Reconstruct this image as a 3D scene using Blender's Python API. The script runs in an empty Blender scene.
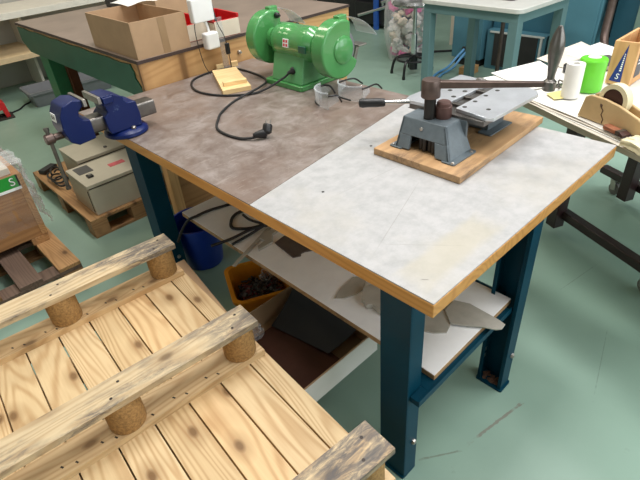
import bpy, bmesh, math, random
from mathutils import Vector, Matrix, noise
random.seed(7)
C = bpy.context.scene.collection
PI = math.pi

# ------------------------------------------------------------------ materials
def lin(c):
    c = c / 255.0
    return c / 12.92 if c <= 0.04045 else ((c + 0.055) / 1.055) ** 2.4
def rgb(r, g, b): return (lin(r), lin(g), lin(b), 1.0)

def newmat(name):
    m = bpy.data.materials.new(name); m.use_nodes = True
    nt = m.node_tree; b = nt.nodes['Principled BSDF']
    return m, nt, b
def coords(nt, scale=(1, 1, 1), rand=True, rot=(0, 0, 0)):
    tc = nt.nodes.new('ShaderNodeTexCoord'); mp = nt.nodes.new('ShaderNodeMapping')
    mp.inputs['Scale'].default_value = scale; mp.inputs['Rotation'].default_value = rot
    nt.links.new(tc.outputs['Object'], mp.inputs['Vector'])
    if rand:
        oi = nt.nodes.new('ShaderNodeObjectInfo'); mu = nt.nodes.new('ShaderNodeMath'); mu.operation = 'MULTIPLY'
        mu.inputs[1].default_value = 37.0
        nt.links.new(oi.outputs['Random'], mu.inputs[0]); nt.links.new(mu.outputs[0], mp.inputs['Location'])
    return mp.outputs['Vector']
def noise_node(nt, vec, scale, detail=4, rough=0.55, dist=0.0):
    n = nt.nodes.new('ShaderNodeTexNoise')
    n.inputs['Scale'].default_value = scale; n.inputs['Detail'].default_value = detail
    n.inputs['Roughness'].default_value = rough; n.inputs['Distortion'].default_value = dist
    nt.links.new(vec, n.inputs['Vector']); return n.outputs['Fac']
def ramp(nt, fac, stops):
    r = nt.nodes.new('ShaderNodeValToRGB'); e = r.color_ramp.elements
    while len(e) < len(stops): e.new(0.5)
    for i, (p, c) in enumerate(stops):
        e[i].position = p; e[i].color = c
    nt.links.new(fac, r.inputs['Fac']); return r.outputs['Color']
def mix(nt, fac, a, b, mode='MIX'):
    m = nt.nodes.new('ShaderNodeMix'); m.data_type = 'RGBA'; m.blend_type = mode
    for sock, v in ((m.inputs[0], fac), (m.inputs[6], a), (m.inputs[7], b)):
        if isinstance(v, (tuple, float, int)): sock.default_value = v
        else: nt.links.new(v, sock)
    return m.outputs[2]
def bump(nt, b, fac, strength=0.2, dist=0.002):
    n = nt.nodes.new('ShaderNodeBump'); n.inputs['Strength'].default_value = strength
    n.inputs['Distance'].default_value = dist
    nt.links.new(fac, n.inputs['Height']); nt.links.new(n.outputs['Normal'], b.inputs['Normal'])

W0, W1 = (0, 0, 0, 1), (1, 1, 1, 1)
def plain(name, c, rough=0.5, metal=0.0, var=0.12, scale=14.0, bmp=0.0, coat=0.0):
    """paint, plastic, metal: a base colour with a slight mottle"""
    m, nt, b = newmat(name); v = coords(nt)
    n = noise_node(nt, v, scale, 5, 0.6)
    lo = tuple(x * (1 - var) for x in c[:3]) + (1,); hi = tuple(min(1, x * (1 + var)) for x in c[:3]) + (1,)
    nt.links.new(ramp(nt, n, [(0.3, lo), (0.7, hi)]), b.inputs['Base Color'])
    b.inputs['Roughness'].default_value = rough; b.inputs['Metallic'].default_value = metal
    b.inputs['Coat Weight'].default_value = coat
    if bmp: bump(nt, b, n, bmp)
    return m
def worn(name, c, chip, rough=0.45, metal=0.0, amount=0.68, scale=18.0, spec=0.5):
    """painted metal with chips and scuffs"""
    m, nt, b = newmat(name); v = coords(nt)
    n = noise_node(nt, v, scale, 7, 0.7)
    n2 = noise_node(nt, v, scale * 0.25, 3)
    f = ramp(nt, n, [(amount, W0), (amount + 0.04, W1)])
    base = ramp(nt, n2, [(0.3, tuple(x * 0.85 for x in c[:3]) + (1,)), (0.7, tuple(x * 1.12 for x in c[:3]) + (1,))])
    nt.links.new(mix(nt, f, base, chip), b.inputs['Base Color'])
    b.inputs['Roughness'].default_value = rough; b.inputs['Metallic'].default_value = metal; b.inputs['Specular IOR Level'].default_value = spec
    return m
def patch_mask(nt, cx, cy, ang, hx, hy, amt=0.5, nscale=20.0):
    """soft edged patch at a fixed place on a surface (a stain or a scuff)"""
    tc = nt.nodes.new('ShaderNodeTexCoord'); mp = nt.nodes.new('ShaderNodeMapping'); mp.vector_type = 'TEXTURE'
    mp.inputs['Location'].default_value = (cx, cy, 0); mp.inputs['Rotation'].default_value = (0, 0, ang); mp.inputs['Scale'].default_value = (hx, hy, 1)
    nt.links.new(tc.outputs['Object'], mp.inputs['Vector'])
    sp = nt.nodes.new('ShaderNodeSeparateXYZ'); nt.links.new(mp.outputs[0], sp.inputs[0])
    def mth(op, a, b_=None):
        n = nt.nodes.new('ShaderNodeMath'); n.operation = op
        for i, q in enumerate((a, b_)):
            if q is None: continue
            if isinstance(q, (int, float)): n.inputs[i].default_value = q
            else: nt.links.new(q, n.inputs[i])
        return n.outputs[0]
    m = mth('MAXIMUM', mth('ABSOLUTE', sp.outputs['X']), mth('ABSOLUTE', sp.outputs['Y']))
    n = noise_node(nt, tc.outputs['Object'], nscale, 5, 0.65)
    return mth('ADD', m, mth('MULTIPLY', mth('SUBTRACT', n, 0.5), amt))
def wood(name, light, dark, axis=0, rough=0.55, grain=1.0, knots=True, weather=None, wamt=0.5):
    """planed or rough timber; grain runs along the given axis"""
    m, nt, b = newmat(name)
    s = [11.0 * grain] * 3; s[axis] = 1.1 * grain
    v = coords(nt, tuple(s))
    # growth rings: contour lines of a stretched smooth noise
    base = noise_node(nt, v, 0.75, 1.5, 0.4, 0.25)
    mu = nt.nodes.new('ShaderNodeMath'); mu.operation = 'MULTIPLY'; mu.inputs[1].default_value = 120.0
    nt.links.new(base, mu.inputs[0])
    sn = nt.nodes.new('ShaderNodeMath'); sn.operation = 'SINE'; nt.links.new(mu.outputs[0], sn.inputs[0])
    mr = nt.nodes.new('ShaderNodeMapRange'); mr.inputs['From Min'].default_value = -1; nt.links.new(sn.outputs[0], mr.inputs['Value'])
    s2 = [90.0 * grain] * 3; s2[axis] = 3.0 * grain
    fine = noise_node(nt, coords(nt, tuple(s2)), 1.0, 5, 0.65)
    mid = tuple((a * 0.6 + d * 0.4) for a, d in zip(light, dark))
    ringc = ramp(nt, mr.outputs[0], [(0.0, dark), (0.35, mid), (0.75, light)])
    finec = ramp(nt, fine, [(0.3, mid), (0.6, light)])
    col = mix(nt, 0.5, finec, ringc)
    oi = nt.nodes.new('ShaderNodeObjectInfo')
    tint = ramp(nt, oi.outputs['Random'], [(0.0, (0.90, 0.87, 0.82, 1)), (0.5, (1, 1, 1, 1)), (1.0, (1.03, 0.96, 0.88, 1))])
    col = mix(nt, 1.0, col, tint, 'MULTIPLY')
    big = noise_node(nt, coords(nt, (4, 4, 4)), 1.0, 3)
    col = mix(nt, ramp(nt, big, [(0.5, W0), (0.75, (0.4, 0.4, 0.4, 1))]), col, mid)
    if knots:
        ks = [9.0] * 3; ks[axis] = 5.0
        if axis != 2: ks[2] = 1.0
        vk = coords(nt, tuple(ks))
        vo = nt.nodes.new('ShaderNodeTexVoronoi'); vo.inputs['Scale'].default_value = 0.62
        if axis != 2: vo.voronoi_dimensions = '2D'
        vo.inputs['Randomness'].default_value = 1.0; nt.links.new(vk, vo.inputs['Vector'])
        k = ramp(nt, vo.outputs['Distance'], [(0.035, W1), (0.055, (0.6, 0.6, 0.6, 1)), (0.085, W0)])
        col = mix(nt, k, col, tuple(x * 0.18 for x in dark[:3]) + (1,))
        hal = ramp(nt, vo.outputs['Distance'], [(0.06, (0.55, 0.55, 0.55, 1)), (0.22, W0)])
        col = mix(nt, hal, col, tuple(x * 0.75 for x in dark[:3]) + (1,))
    if weather:
        ws = [34.0] * 3; ws[axis] = 9.0
        nw = noise_node(nt, coords(nt, tuple(ws)), 1.3, 9, 0.78, 0.6)
        wb_ = [7.0] * 3; wb_[axis] = 3.0
        nb = noise_node(nt, coords(nt, tuple(wb_)), 1.0, 4, 0.6)
        f = mix(nt, 1.0, ramp(nt, nw, [(0.40, W0), (0.60, W1)]), ramp(nt, nb, [(0.62 - wamt * 0.4, W0), (0.74 - wamt * 0.3, (0.9, 0.9, 0.9, 1))]), 'MULTIPLY')
        col = mix(nt, f, col, weather)
        if name.endswith('skid'):
            pm_ = ramp(nt, patch_mask(nt, 0.05, -0.6, 0.0, 0.15, 3.0, 0.8, 9.0), [(0.55, (0.6, 0.6, 0.6, 1)), (1.0, W0)])
            col = mix(nt, mix(nt, 1.0, ramp(nt, nw, [(0.36, W0), (0.52, W1)]), pm_, 'MULTIPLY'), col, weather)
    nt.links.new(col, b.inputs['Base Color']); b.inputs['Roughness'].default_value = rough
    bump(nt, b, fine, 0.12, 0.001)
    return m
def clear(name, tint=(1, 1, 1, 1), gloss=0.12, rough=0.08):
    """thin clear plastic: mostly see-through with a bright gloss"""
    m, nt, b = newmat(name); nt.nodes.remove(b)
    out = [n for n in nt.nodes if n.type == 'OUTPUT_MATERIAL'][0]
    tr = nt.nodes.new('ShaderNodeBsdfTransparent'); tr.inputs['Color'].default_value = tint
    gl = nt.nodes.new('ShaderNodeBsdfPrincipled'); gl.inputs['Base Color'].default_value = (0.8, 0.82, 0.84, 1)
    gl.inputs['Roughness'].default_value = rough
    mx = nt.nodes.new('ShaderNodeMixShader'); fr = nt.nodes.new('ShaderNodeLayerWeight')
    fr.inputs['Blend'].default_value = 0.35
    mr = nt.nodes.new('ShaderNodeMapRange'); mr.inputs['To Min'].default_value = gloss; mr.inputs['To Max'].default_value = min(1, gloss + 0.6)
    nt.links.new(fr.outputs['Facing'], mr.inputs['Value']); nt.links.new(mr.outputs[0], mx.inputs['Fac'])
    nt.links.new(tr.outputs[0], mx.inputs[1]); nt.links.new(gl.outputs[0], mx.inputs[2])
    nt.links.new(mx.outputs[0], out.inputs['Surface'])
    return m

M = {}
def floor_mat():
    m, nt, b = newmat('green_floor_coating'); v = coords(nt, (1, 1, 1), False)
    n = noise_node(nt, v, 1.6, 5, 0.6); n2 = noise_node(nt, v, 9.0, 6, 0.7)
    base = ramp(nt, n, [(0.3, rgb(134, 162, 147)), (0.7, rgb(146, 173, 158))])
    sc = noise_node(nt, coords(nt, (3, 30, 1), False, (0, 0, 0.9)), 1.4, 6, 0.75)
    base = mix(nt, ramp(nt, sc, [(0.70, W0), (0.74, (0.35, 0.35, 0.35, 1))]), base, rgb(95, 108, 98))
    sc2 = noise_node(nt, coords(nt, (34, 4, 1), False, (0, 0, 0.35)), 1.2, 6, 0.7)
    base = mix(nt, ramp(nt, sc2, [(0.71, W0), (0.75, (0.4, 0.4, 0.4, 1))]), base, rgb(176, 194, 180))
    base = mix(nt, ramp(nt, n2, [(0.66, W0), (0.72, (0.25, 0.25, 0.25, 1))]), base, rgb(110, 126, 112))
    for cx_, cy_, an, hx_, hy_, col, k in ((0.43, -0.041, -0.185, 0.14, 0.006, rgb(122, 98, 90), 0.6), (0.18, 0.03, -0.59, 0.075, 0.004, rgb(104, 104, 92), 0.6), (1.43, 0.085, -0.16, 0.17, 0.0025, rgb(110, 124, 112), 0.5), (0.80, -0.45, 0.7, 0.12, 0.003, rgb(104, 116, 104), 0.5), (0.95, -0.20, 0.25, 0.2, 0.0022, rgb(108, 124, 112), 0.45), (1.15, -0.33, 0.95, 0.09, 0.003, rgb(92, 98, 88), 0.55)):
        pm_ = patch_mask(nt, cx_, cy_, an, hx_, hy_, 2.4, 34)
        base = mix(nt, ramp(nt, pm_, [(0.55, (k, k, k, 1)), (1.1, W0)]), base, col)
    nt.links.new(base, b.inputs['Base Color'])
    nt.links.new(ramp(nt, n2, [(0.3, (0.30, 0.30, 0.30, 1)), (0.7, (0.42, 0.42, 0.42, 1))]), b.inputs['Roughness'])
    bump(nt, b, n2, 0.05, 0.002)
    return m
def white_top_mat():
    m, nt, b = newmat('worn_white_laminate'); v = coords(nt, (1, 1, 1), False)
    n = noise_node(nt, v, 19.0, 9, 0.72); n2 = noise_node(nt, v, 3.5, 5)
    c = ramp(nt, n, [(0.34, rgb(160, 160, 160)), (0.6, rgb(178, 177, 177))])
    c = mix(nt, ramp(nt, n2, [(0.5, W0), (0.7, (0.55, 0.55, 0.55, 1))]), c, rgb(178, 173, 163))
    s = noise_node(nt, coords(nt, (40, 2.5, 1), False, (0, 0, -0.5)), 1.0, 5, 0.7)
    c = mix(nt, ramp(nt, s, [(0.68, W0), (0.72, (0.3, 0.3, 0.3, 1))]), c, rgb(150, 144, 138))
    s2 = noise_node(nt, coords(nt, (2.5, 40, 1), False, (0, 0, -0.25)), 1.0, 5, 0.7)
    c = mix(nt, ramp(nt, s2, [(0.69, W0), (0.73, (0.3, 0.3, 0.3, 1))]), c, rgb(156, 150, 144))
    pm_ = patch_mask(nt, 0.21 - 0.53, 0.088 - 1.03, 0.0, 0.205, 0.056, 0.5, 18)
    c = mix(nt, ramp(nt, pm_, [(0.6, (0.5, 0.5, 0.5, 1)), (1.0, W0)]), c, rgb(178, 170, 148))
    for cx_, cy_, an, hx_, hy_ in ((0.25, 0.30, 0.35, 0.22, 0.0016), (0.17, 0.16, -0.9, 0.12, 0.0012), (0.06, 0.068, -0.9, 0.011, 0.0024), (0.42, 0.5, -0.1, 0.25, 0.0012)):
        pm_ = patch_mask(nt, cx_ - 0.53, cy_ - 1.03, an, hx_, hy_, 1.0, 60)
        c = mix(nt, ramp(nt, pm_, [(0.5, (0.42, 0.42, 0.42, 1)), (1.0, W0)]), c, rgb(134, 128, 122) if hx_ > 0.02 else rgb(50, 48, 46))
    nt.links.new(c, b.inputs['Base Color']); b.inputs['Roughness'].default_value = 0.45
    return m
def grey_top_mat():
    m, nt, b = newmat('worn_grey_brown_linoleum'); v = coords(nt, (1, 1, 1), False)
    n = noise_node(nt, v, 11.0, 10, 0.72, 0.5); n2 = noise_node(nt, v, 3.0, 4); n3 = noise_node(nt, v, 46.0, 6, 0.75)
    vs_ = coords(nt, (7, 30, 1), False, (0, 0, 0.5)); n4 = noise_node(nt, vs_, 1.6, 8, 0.75)
    c = ramp(nt, n, [(0.32, rgb(104, 88, 80)), (0.5, rgb(126, 114, 107)), (0.66, rgb(148, 138, 133))])
    c = mix(nt, ramp(nt, n2, [(0.45, W0), (0.66, (0.6, 0.6, 0.6, 1))]), c, rgb(124, 104, 92))
    c = mix(nt, ramp(nt, n4, [(0.56, W0), (0.66, (0.55, 0.55, 0.55, 1))]), c, rgb(158, 148, 142))
    c = mix(nt, ramp(nt, n3, [(0.62, W0), (0.70, (0.6, 0.6, 0.6, 1))]), c, rgb(88, 66, 56))
    nt.links.new(c, b.inputs['Base Color'])
    nt.links.new(ramp(nt, n, [(0.3, (0.28, 0.28, 0.28, 1)), (0.7, (0.46, 0.46, 0.46, 1))]), b.inputs['Roughness'])
    return m
M['shelf_top'] = None
M['floor'] = floor_mat(); M['white_top'] = white_top_mat(); M['grey_top'] = grey_top_mat()
M['shelf_top'] = plain('scuffed_white_shelf_laminate', rgb(240, 240, 240), 0.5, 0, 0.06, 9)
M['wall'] = plain('off_white_wall_paint', rgb(180, 178, 170), 0.8, var=0.04, scale=3)
M['ceiling'] = plain('white_ceiling', rgb(150, 150, 148), 0.9, var=0.03, scale=3)
M['edge'] = wood('varnished_orange_wood_edge', rgb(206, 150, 80), rgb(176, 116, 52), 1, 0.4, 0.6, False)
M['leg_blue'] = worn('dark_blue_enamel', rgb(5, 57, 76), rgb(30, 72, 86), 0.40, 0.0, 0.74, 18.0, 0.12)
M['bolt'] = plain('zinc_bolt', rgb(176, 172, 166), 0.35, 0.9)
M['rust'] = plain('rusty_dirt', rgb(104, 74, 58), 0.9, 0.0, 0.5, 60, 0.6)
M['vise_blue'] = worn('scuffed_blue_enamel', rgb(9, 29, 84), rgb(62, 78, 114), 0.36, 0.0, 0.63, 16, 0.3)
M['steel'] = plain('ground_steel', rgb(150, 146, 140), 0.38, 0.85, 0.2, 22)
M['dark_steel'] = plain('oiled_dark_steel', rgb(112, 108, 104), 0.33, 0.85, 0.3, 18)
M['ram'] = plain('black_oxide_steel', rgb(46, 44, 42), 0.35, 0.6, 0.2)
M['brown_steel'] = plain('browned_steel', rgb(98, 82, 76), 0.42, 0.6, 0.25, 20)
M['red_brown'] = plain('red_brown_iron', rgb(98, 70, 64), 0.45, 0.3, 0.2)
M['alu'] = plain('milled_aluminium', rgb(216, 219, 224), 0.38, 0.85, 0.12, 9)
M['grind_green'] = plain('green_enamel', rgb(76, 146, 82), 0.24, 0.0, 0.06, 8, coat=0.4)
M['grind_pale'] = plain('paler_green_enamel', rgb(88, 150, 98), 0.32, 0.0, 0.08, 8)
M['press_grey'] = plain('blue_grey_hammered_paint', rgb(98, 108, 114), 0.42, 0.1, 0.10, 60, 0.15)
M['black'] = plain('black_plastic', rgb(24, 24, 26), 0.4, 0, 0.2)
M['rubber'] = plain('black_rubber', rgb(28, 28, 30), 0.55, 0, 0.2)
M['white_pl'] = plain('white_plastic', rgb(232, 232, 230), 0.35, 0, 0.03)
M['paper'] = plain('white_paper', rgb(226, 224, 218), 0.8, 0, 0.05, 5)
M['paper2'] = plain('aged_paper', rgb(206, 198, 184), 0.8, 0, 0.08, 9)
M['yellow_paper'] = plain('pale_yellow_paper', rgb(232, 216, 140), 0.8, 0, 0.05)
M['card'] = plain('corrugated_cardboard', rgb(172, 142, 110), 0.8, 0, 0.08, 8)
M['card_in'] = plain('cardboard_inner_face', rgb(194, 160, 120), 0.85, 0, 0.08, 8)
M['tape'] = plain('brown_packing_tape', rgb(150, 122, 90), 0.35, 0, 0.06)
M['pine'] = wood('new_pine_plank', rgb(224, 198, 154), rgb(176, 132, 82), 1)
M['pine_x'] = wood('new_pine_stringer', rgb(218, 192, 150), rgb(178, 138, 92), 0)
M['pine_w'] = wood('weathered_pine_skid', rgb(212, 192, 156), rgb(174, 142, 102), 0, 0.6, 1.0, True, rgb(78, 76, 78), 0.45)
M['chip'] = plain('pressed_chip_block', rgb(158, 122, 74), 0.85, 0, 0.38, 130, 0.5)
M['nail'] = plain('dark_nail', rgb(52, 44, 40), 0.5, 0.4)
M['old_wood'] = wood('old_brown_timber', rgb(186, 146, 100), rgb(140, 100, 62), 1, 0.6)
M['old_wood_x'] = wood('old_brown_timber_across', rgb(172, 132, 90), rgb(128, 92, 60), 0, 0.6)
M['dark_wood'] = wood('dark_weathered_timber', rgb(112, 92, 80), rgb(74, 60, 52), 1, 0.7, 1.0, False)
M['ply'] = wood('brown_plywood_face', rgb(176, 130, 84), rgb(136, 96, 60), 0, 0.55, 0.5, False)
M['board'] = wood('scarred_mounting_board', rgb(190, 154, 112), rgb(166, 130, 92), 0, 0.6, 0.5, False, rgb(112, 88, 66), 0.45)
M['pale_wood'] = wood('pale_birch', rgb(232, 204, 152), rgb(212, 178, 124), 0, 0.5, 0.5, False)
M['table_wood'] = wood('orange_table_wood', rgb(206, 164, 112), rgb(170, 124, 76), 0, 0.5, 0.5, True)
M['brown_leg'] = plain('red_brown_leg_paint', rgb(88, 48, 26), 0.5, 0, 0.15)
M['old_green'] = worn('old_dark_green_paint', rgb(36, 92, 72), rgb(92, 118, 100), 0.4, 0, 0.72, 22)
M['old_green_leg'] = plain('green_leg_paint', rgb(48, 120, 82), 0.4, 0, 0.12)
M['lino'] = plain('dark_brown_linoleum', rgb(134, 118, 106), 0.42, 0, 0.14, 5)
M['lino_edge'] = plain('dark_lino_edge', rgb(64, 48, 44), 0.5)
M['red'] = plain('red_plastic', rgb(196, 34, 38), 0.35, 0, 0.08)
M['cream'] = plain('cream_label_card', rgb(222, 210, 190), 0.7, 0, 0.05)
M['shelf_white'] = plain('white_shelf_board', rgb(226, 220, 208), 0.6, 0, 0.05)
M['shelf_beige'] = plain('beige_shelf_board', rgb(214, 190, 152), 0.6, 0, 0.08)
M['grey_pl'] = plain('grey_plastic', rgb(116, 118, 122), 0.45, 0, 0.06)
M['cab_grey'] = plain('beige_grey_steel_enclosure', rgb(186, 178, 158), 0.45, 0, 0.04)
M['seam'] = plain('dark_gasket', rgb(52, 50, 46), 0.7)
M['label_dark'] = plain('dark_grey_label', rgb(82, 80, 78), 0.4)
M['label_red'] = plain('faded_red_label', rgb(196, 92, 96), 0.5, 0, 0.2, 40)
M['label_white'] = plain('white_label', rgb(238, 238, 236), 0.5, 0, 0.02)
M['flag_red'] = plain('red_label_ink', rgb(206, 30, 44), 0.4, 0, 0.03)
M['label_green'] = plain('green_label', rgb(40, 150, 56), 0.4, 0, 0.05)
M['pennant'] = plain('blue_sticker', rgb(22, 48, 128), 0.4, 0, 0.05)
M['navy'] = plain('dark_navy_label', rgb(24, 30, 46), 0.4)
M['bucket'] = plain('blue_bucket_plastic', rgb(16, 54, 160), 0.35, 0, 0.08)
M['orange'] = plain('orange_bin_plastic', rgb(236, 152, 36), 0.4, 0, 0.08)
M['scrap'] = plain('mixed_metal_scraps', rgb(96, 92, 92), 0.4, 0.5, 0.6, 60)
M['scrap_red'] = plain('reddish_scraps', rgb(118, 52, 58), 0.5, 0.1, 0.3)
M['black_sheet'] = plain('matt_black_sheet', rgb(34, 37, 44), 0.6, 0, 0.1, 5)
M['brown_sheet'] = plain('dark_brown_leather', rgb(82, 50, 40), 0.55, 0, 0.15)
M['zinc'] = plain('dull_grey_sheet_metal', rgb(176, 172, 162), 0.5, 0.15, 0.12, 20)
M['dark_plate'] = plain('dark_grey_plate', rgb(92, 84, 82), 0.5, 0.2, 0.2, 24)
M['table_brown'] = plain('dark_brown_steel_tube', rgb(52, 36, 36), 0.35, 0.1, 0.12)
M['castor_grey'] = plain('grey_castor_rubber', rgb(120, 118, 116), 0.6)
M['lime'] = plain('lime_green_plastic_film', rgb(98, 196, 44), 0.3, 0, 0.08)
M['disp'] = plain('tan_enamel', rgb(198, 168, 122), 0.5, 0, 0.08, 20)
M['crack'] = plain('dark_crack', rgb(84, 60, 44), 0.8)
M['tape_roll'] = plain('cream_masking_tape', rgb(226, 214, 176), 0.55, 0, 0.03)
M['core'] = plain('dark_brown_core', rgb(62, 34, 28), 0.45)
M['crate'] = wood('tan_crate_plywood', rgb(214, 170, 118), rgb(182, 136, 86), 2, 0.55, 0.6, True)
M['teal'] = plain('teal_machine_paint', rgb(74, 118, 132), 0.4, 0, 0.06, 6)
M['teal_leg'] = plain('grey_teal_frame_paint', rgb(98, 128, 130), 0.4, 0, 0.06, 6)
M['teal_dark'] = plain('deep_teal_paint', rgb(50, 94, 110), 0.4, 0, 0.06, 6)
M['sage'] = plain('sage_green_panel', rgb(108, 128, 116), 0.5, 0, 0.05, 6)
M['vent'] = plain('dark_vent_panel', rgb(42, 40, 38), 0.6)
M['sink'] = plain('pale_grey_worktop', rgb(196, 196, 190), 0.4, 0, 0.05)
M['hose_blue'] = plain('light_blue_hose', rgb(92, 150, 196), 0.4)
M['chrome'] = plain('chrome', rgb(206, 206, 206), 0.18, 1.0, 0.05)
M['blue_pl'] = plain('bright_blue_panel', rgb(40, 86, 168), 0.4)
M['pink'] = plain('pink_plastic_film', rgb(224, 92, 160), 0.5)
M['brush'] = plain('rust_brown_wood', rgb(150, 92, 62), 0.6, 0, 0.3, 40)
M['rag'] = plain('cream_cloth', rgb(216, 206, 172), 0.9, 0, 0.15, 40, 0.4)
M['clear'] = clear('clear_polycarbonate', (0.92, 0.94, 0.95, 1), 0.10)
M['film'] = clear('wrinkled_clear_film', (0.97, 0.96, 0.96, 1), 0.03, 0.12)
M['bag'] = clear('clear_bag_film', (0.97, 0.95, 0.96, 1), 0.10, 0.2)

# ------------------------------------------------------------------ geometry helpers
def NB(): return bmesh.new()
def quadbox(bm, pts, mi=0):
    """8 points: bottom ring 4, top ring 4"""
    v = [bm.verts.new(p) for p in pts]
    for f in ((3, 2, 1, 0), (4, 5, 6, 7), (0, 1, 5, 4), (1, 2, 6, 5), (2, 3, 7, 6), (3, 0, 4, 7)):
        bm.faces.new([v[i] for i in f]).material_index = mi
def box(bm, x0, x1, y0, y1, z0, z1, mi=0):
    quadbox(bm, [(x0, y0, z0), (x1, y0, z0), (x1, y1, z0), (x0, y1, z0), (x0, y0, z1), (x1, y0, z1), (x1, y1, z1), (x0, y1, z1)], mi)
def obox(bm, c, size, R=None, mi=0):
    hx, hy, hz = (s / 2 for s in size); R = R or Matrix.Identity(3); c = Vector(c)
    quadbox(bm, [c + R @ Vector(p) for p in ((-hx, -hy, -hz), (hx, -hy, -hz), (hx, hy, -hz), (-hx, hy, -hz), (-hx, -hy, hz), (hx, -hy, hz), (hx, hy, hz), (-hx, hy, hz))], mi)
def beam(bm, p0, p1, w, h, up=(0, 0, 1), mi=0):
    p0, p1 = Vector(p0), Vector(p1); d = (p1 - p0); L = d.length; d.normalize()
    u = Vector(up); s = u.cross(d)
    if s.length < 1e-4: s = Vector((1, 0, 0)).cross(d)
    s.normalize(); u = d.cross(s)
    R = Matrix((d, s, u)).transposed()
    obox(bm, (p0 + p1) / 2, (L, w, h), R, mi)
def prism(bm, pts, lo, hi, axis=2, mi=0):
    """closed 2-D outline extruded along an axis; (a,b) are the other two axes in cyclic order"""
    def P(a, b, t):
        return {2: (a, b, t), 0: (t, a, b), 1: (a, t, b)}[axis]
    n = len(pts)
    A = [bm.verts.new(P(a, b, lo)) for a, b in pts]; B = [bm.verts.new(P(a, b, hi)) for a, b in pts]
    fs = [bm.faces.new(list(reversed(A))), bm.faces.new(B)]
    for i in range(n): fs.append(bm.faces.new((A[i], A[(i + 1) % n], B[(i + 1) % n], B[i])))
    for f in fs: f.material_index = mi
    return fs
def frame_of(d):
    d = Vector(d).normalized(); a = Vector((0, 0, 1)) if abs(d.z) < 0.9 else Vector((1, 0, 0))
    s = a.cross(d).normalized(); return s, d.cross(s).normalized(), d
def tube(bm, path, r, seg=10, cap=True, mi=0, closed=False):
    path = [Vector(p) for p in path]; n = len(path); rings = []
    prev = None
    for i, p in enumerate(path):
        if closed: d = path[(i + 1) % n] - path[i - 1]
        else: d = path[min(i + 1, n - 1)] - path[max(i - 1, 0)]
        if d.length < 1e-9: d = Vector((0, 0, 1))
        d.normalize()
        if prev is None: s, t, _ = frame_of(d)
        else:
            s = prev - d * prev.dot(d)
            s = s.normalized() if s.length > 1e-6 else frame_of(d)[0]
            t = d.cross(s)
        prev = s
        ri = r[i] if isinstance(r, (list, tuple)) else r
        rings.append([bm.verts.new(p + (s * math.cos(2 * PI * k / seg) + t * math.sin(2 * PI * k / seg)) * ri) for k in range(seg)])
    m = n if closed else n - 1
    for i in range(m):
        A, B = rings[i], rings[(i + 1) % n]
        for k in range(seg): bm.faces.new((A[k], A[(k + 1) % seg], B[(k + 1) % seg], B[k])).material_index = mi
    if cap and not closed:
        bm.faces.new(list(reversed(rings[0]))).material_index = mi; bm.faces.new(rings[-1]).material_index = mi
def cyl(bm, p0, p1, r, seg=24, mi=0, r1=None):
    tube(bm, [p0, p1], [r, r if r1 is None else r1], seg, True, mi)
def lathe(bm, prof, origin=(0, 0, 0), axis=(0, 0, 1), seg=28, mi=0, cap=True):
    """profile of (radius, height) spun about an axis through origin"""
    s, t, d = frame_of(axis); o = Vector(origin); rings = []
    for r, h in prof:
        r = max(r, 1e-5)
        rings.append([bm.verts.new(o + d * h + (s * math.cos(2 * PI * k / seg) + t * math.sin(2 * PI * k / seg)) * r) for k in range(seg)])
    for A, B in zip(rings, rings[1:]):
        for k in range(seg): bm.faces.new((A[k], A[(k + 1) % seg], B[(k + 1) % seg], B[k])).material_index = mi
    if cap:
        bm.faces.new(list(reversed(rings[0]))).material_index = mi; bm.faces.new(rings[-1]).material_index = mi
def smooth_path(pts, n=8, closed=False):
    pts = [Vector(p) for p in pts]; out = []; N = len(pts)
    rng = range(N if closed else N - 1)
    for i in rng:
        p0 = pts[i - 1] if (i > 0 or closed) else pts[0]; p1 = pts[i]
        p2 = pts[(i + 1) % N]; p3 = pts[(i + 2) % N] if (closed or i + 2 < N) else pts[-1]
        for k in range(n):
            t = k / n; t2, t3 = t * t, t * t * t
            out.append(0.5 * ((2 * p1) + (p2 - p0) * t + (2 * p0 - 5 * p1 + 4 * p2 - p3) * t2 + (3 * p1 - p0 - 3 * p2 + p3) * t3))
    if not closed: out.append(pts[-1])
    return out
def sheet(bm, P, nu, nv, thick=0.0, mi=0):
    """grid surface P(u,v) in 0..1, given a thickness if asked"""
    V = [[bm.verts.new(P(i / nu, j / nv)) for j in range(nv + 1)] for i in range(nu + 1)]
    F = [bm.faces.new((V[i][j], V[i + 1][j], V[i + 1][j + 1], V[i][j + 1])) for i in range(nu) for j in range(nv)]
    for f in F: f.material_index = mi
    if thick:
        bm.normal_update()
        g = bmesh.ops.solidify(bm, geom=F, thickness=thick)
    return V
def rounded(x0, x1, y0, y1, r, n=5):
    pts = []
    for cx, cy, a in ((x1 - r, y0 + r, -90), (x1 - r, y1 - r, 0), (x0 + r, y1 - r, 90), (x0 + r, y0 + r, 180)):
        for k in range(n + 1):
            t = math.radians(a + 90 * k / n); pts.append((cx + r * math.cos(t), cy + r * math.sin(t)))
    return pts
def bag_blob(bm, c, r, seed, amp=0.3, sub=3, sq=(1, 1, 1)):
    g = bmesh.ops.create_icosphere(bm, subdivisions=sub, radius=1.0)
    for v in g['verts']:
        n = v.co.normalized()
        k = 1 + amp * noise.noise(n * 1.7 + Vector((seed, 0, 0))) + amp * 0.6 * noise.noise(n * 4.5 + Vector((0, seed, 0)))
        v.co = Vector(c) + Vector((n.x * r * k * sq[0], n.y * r * k * sq[1], n.z * r * k * sq[2]))

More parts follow.
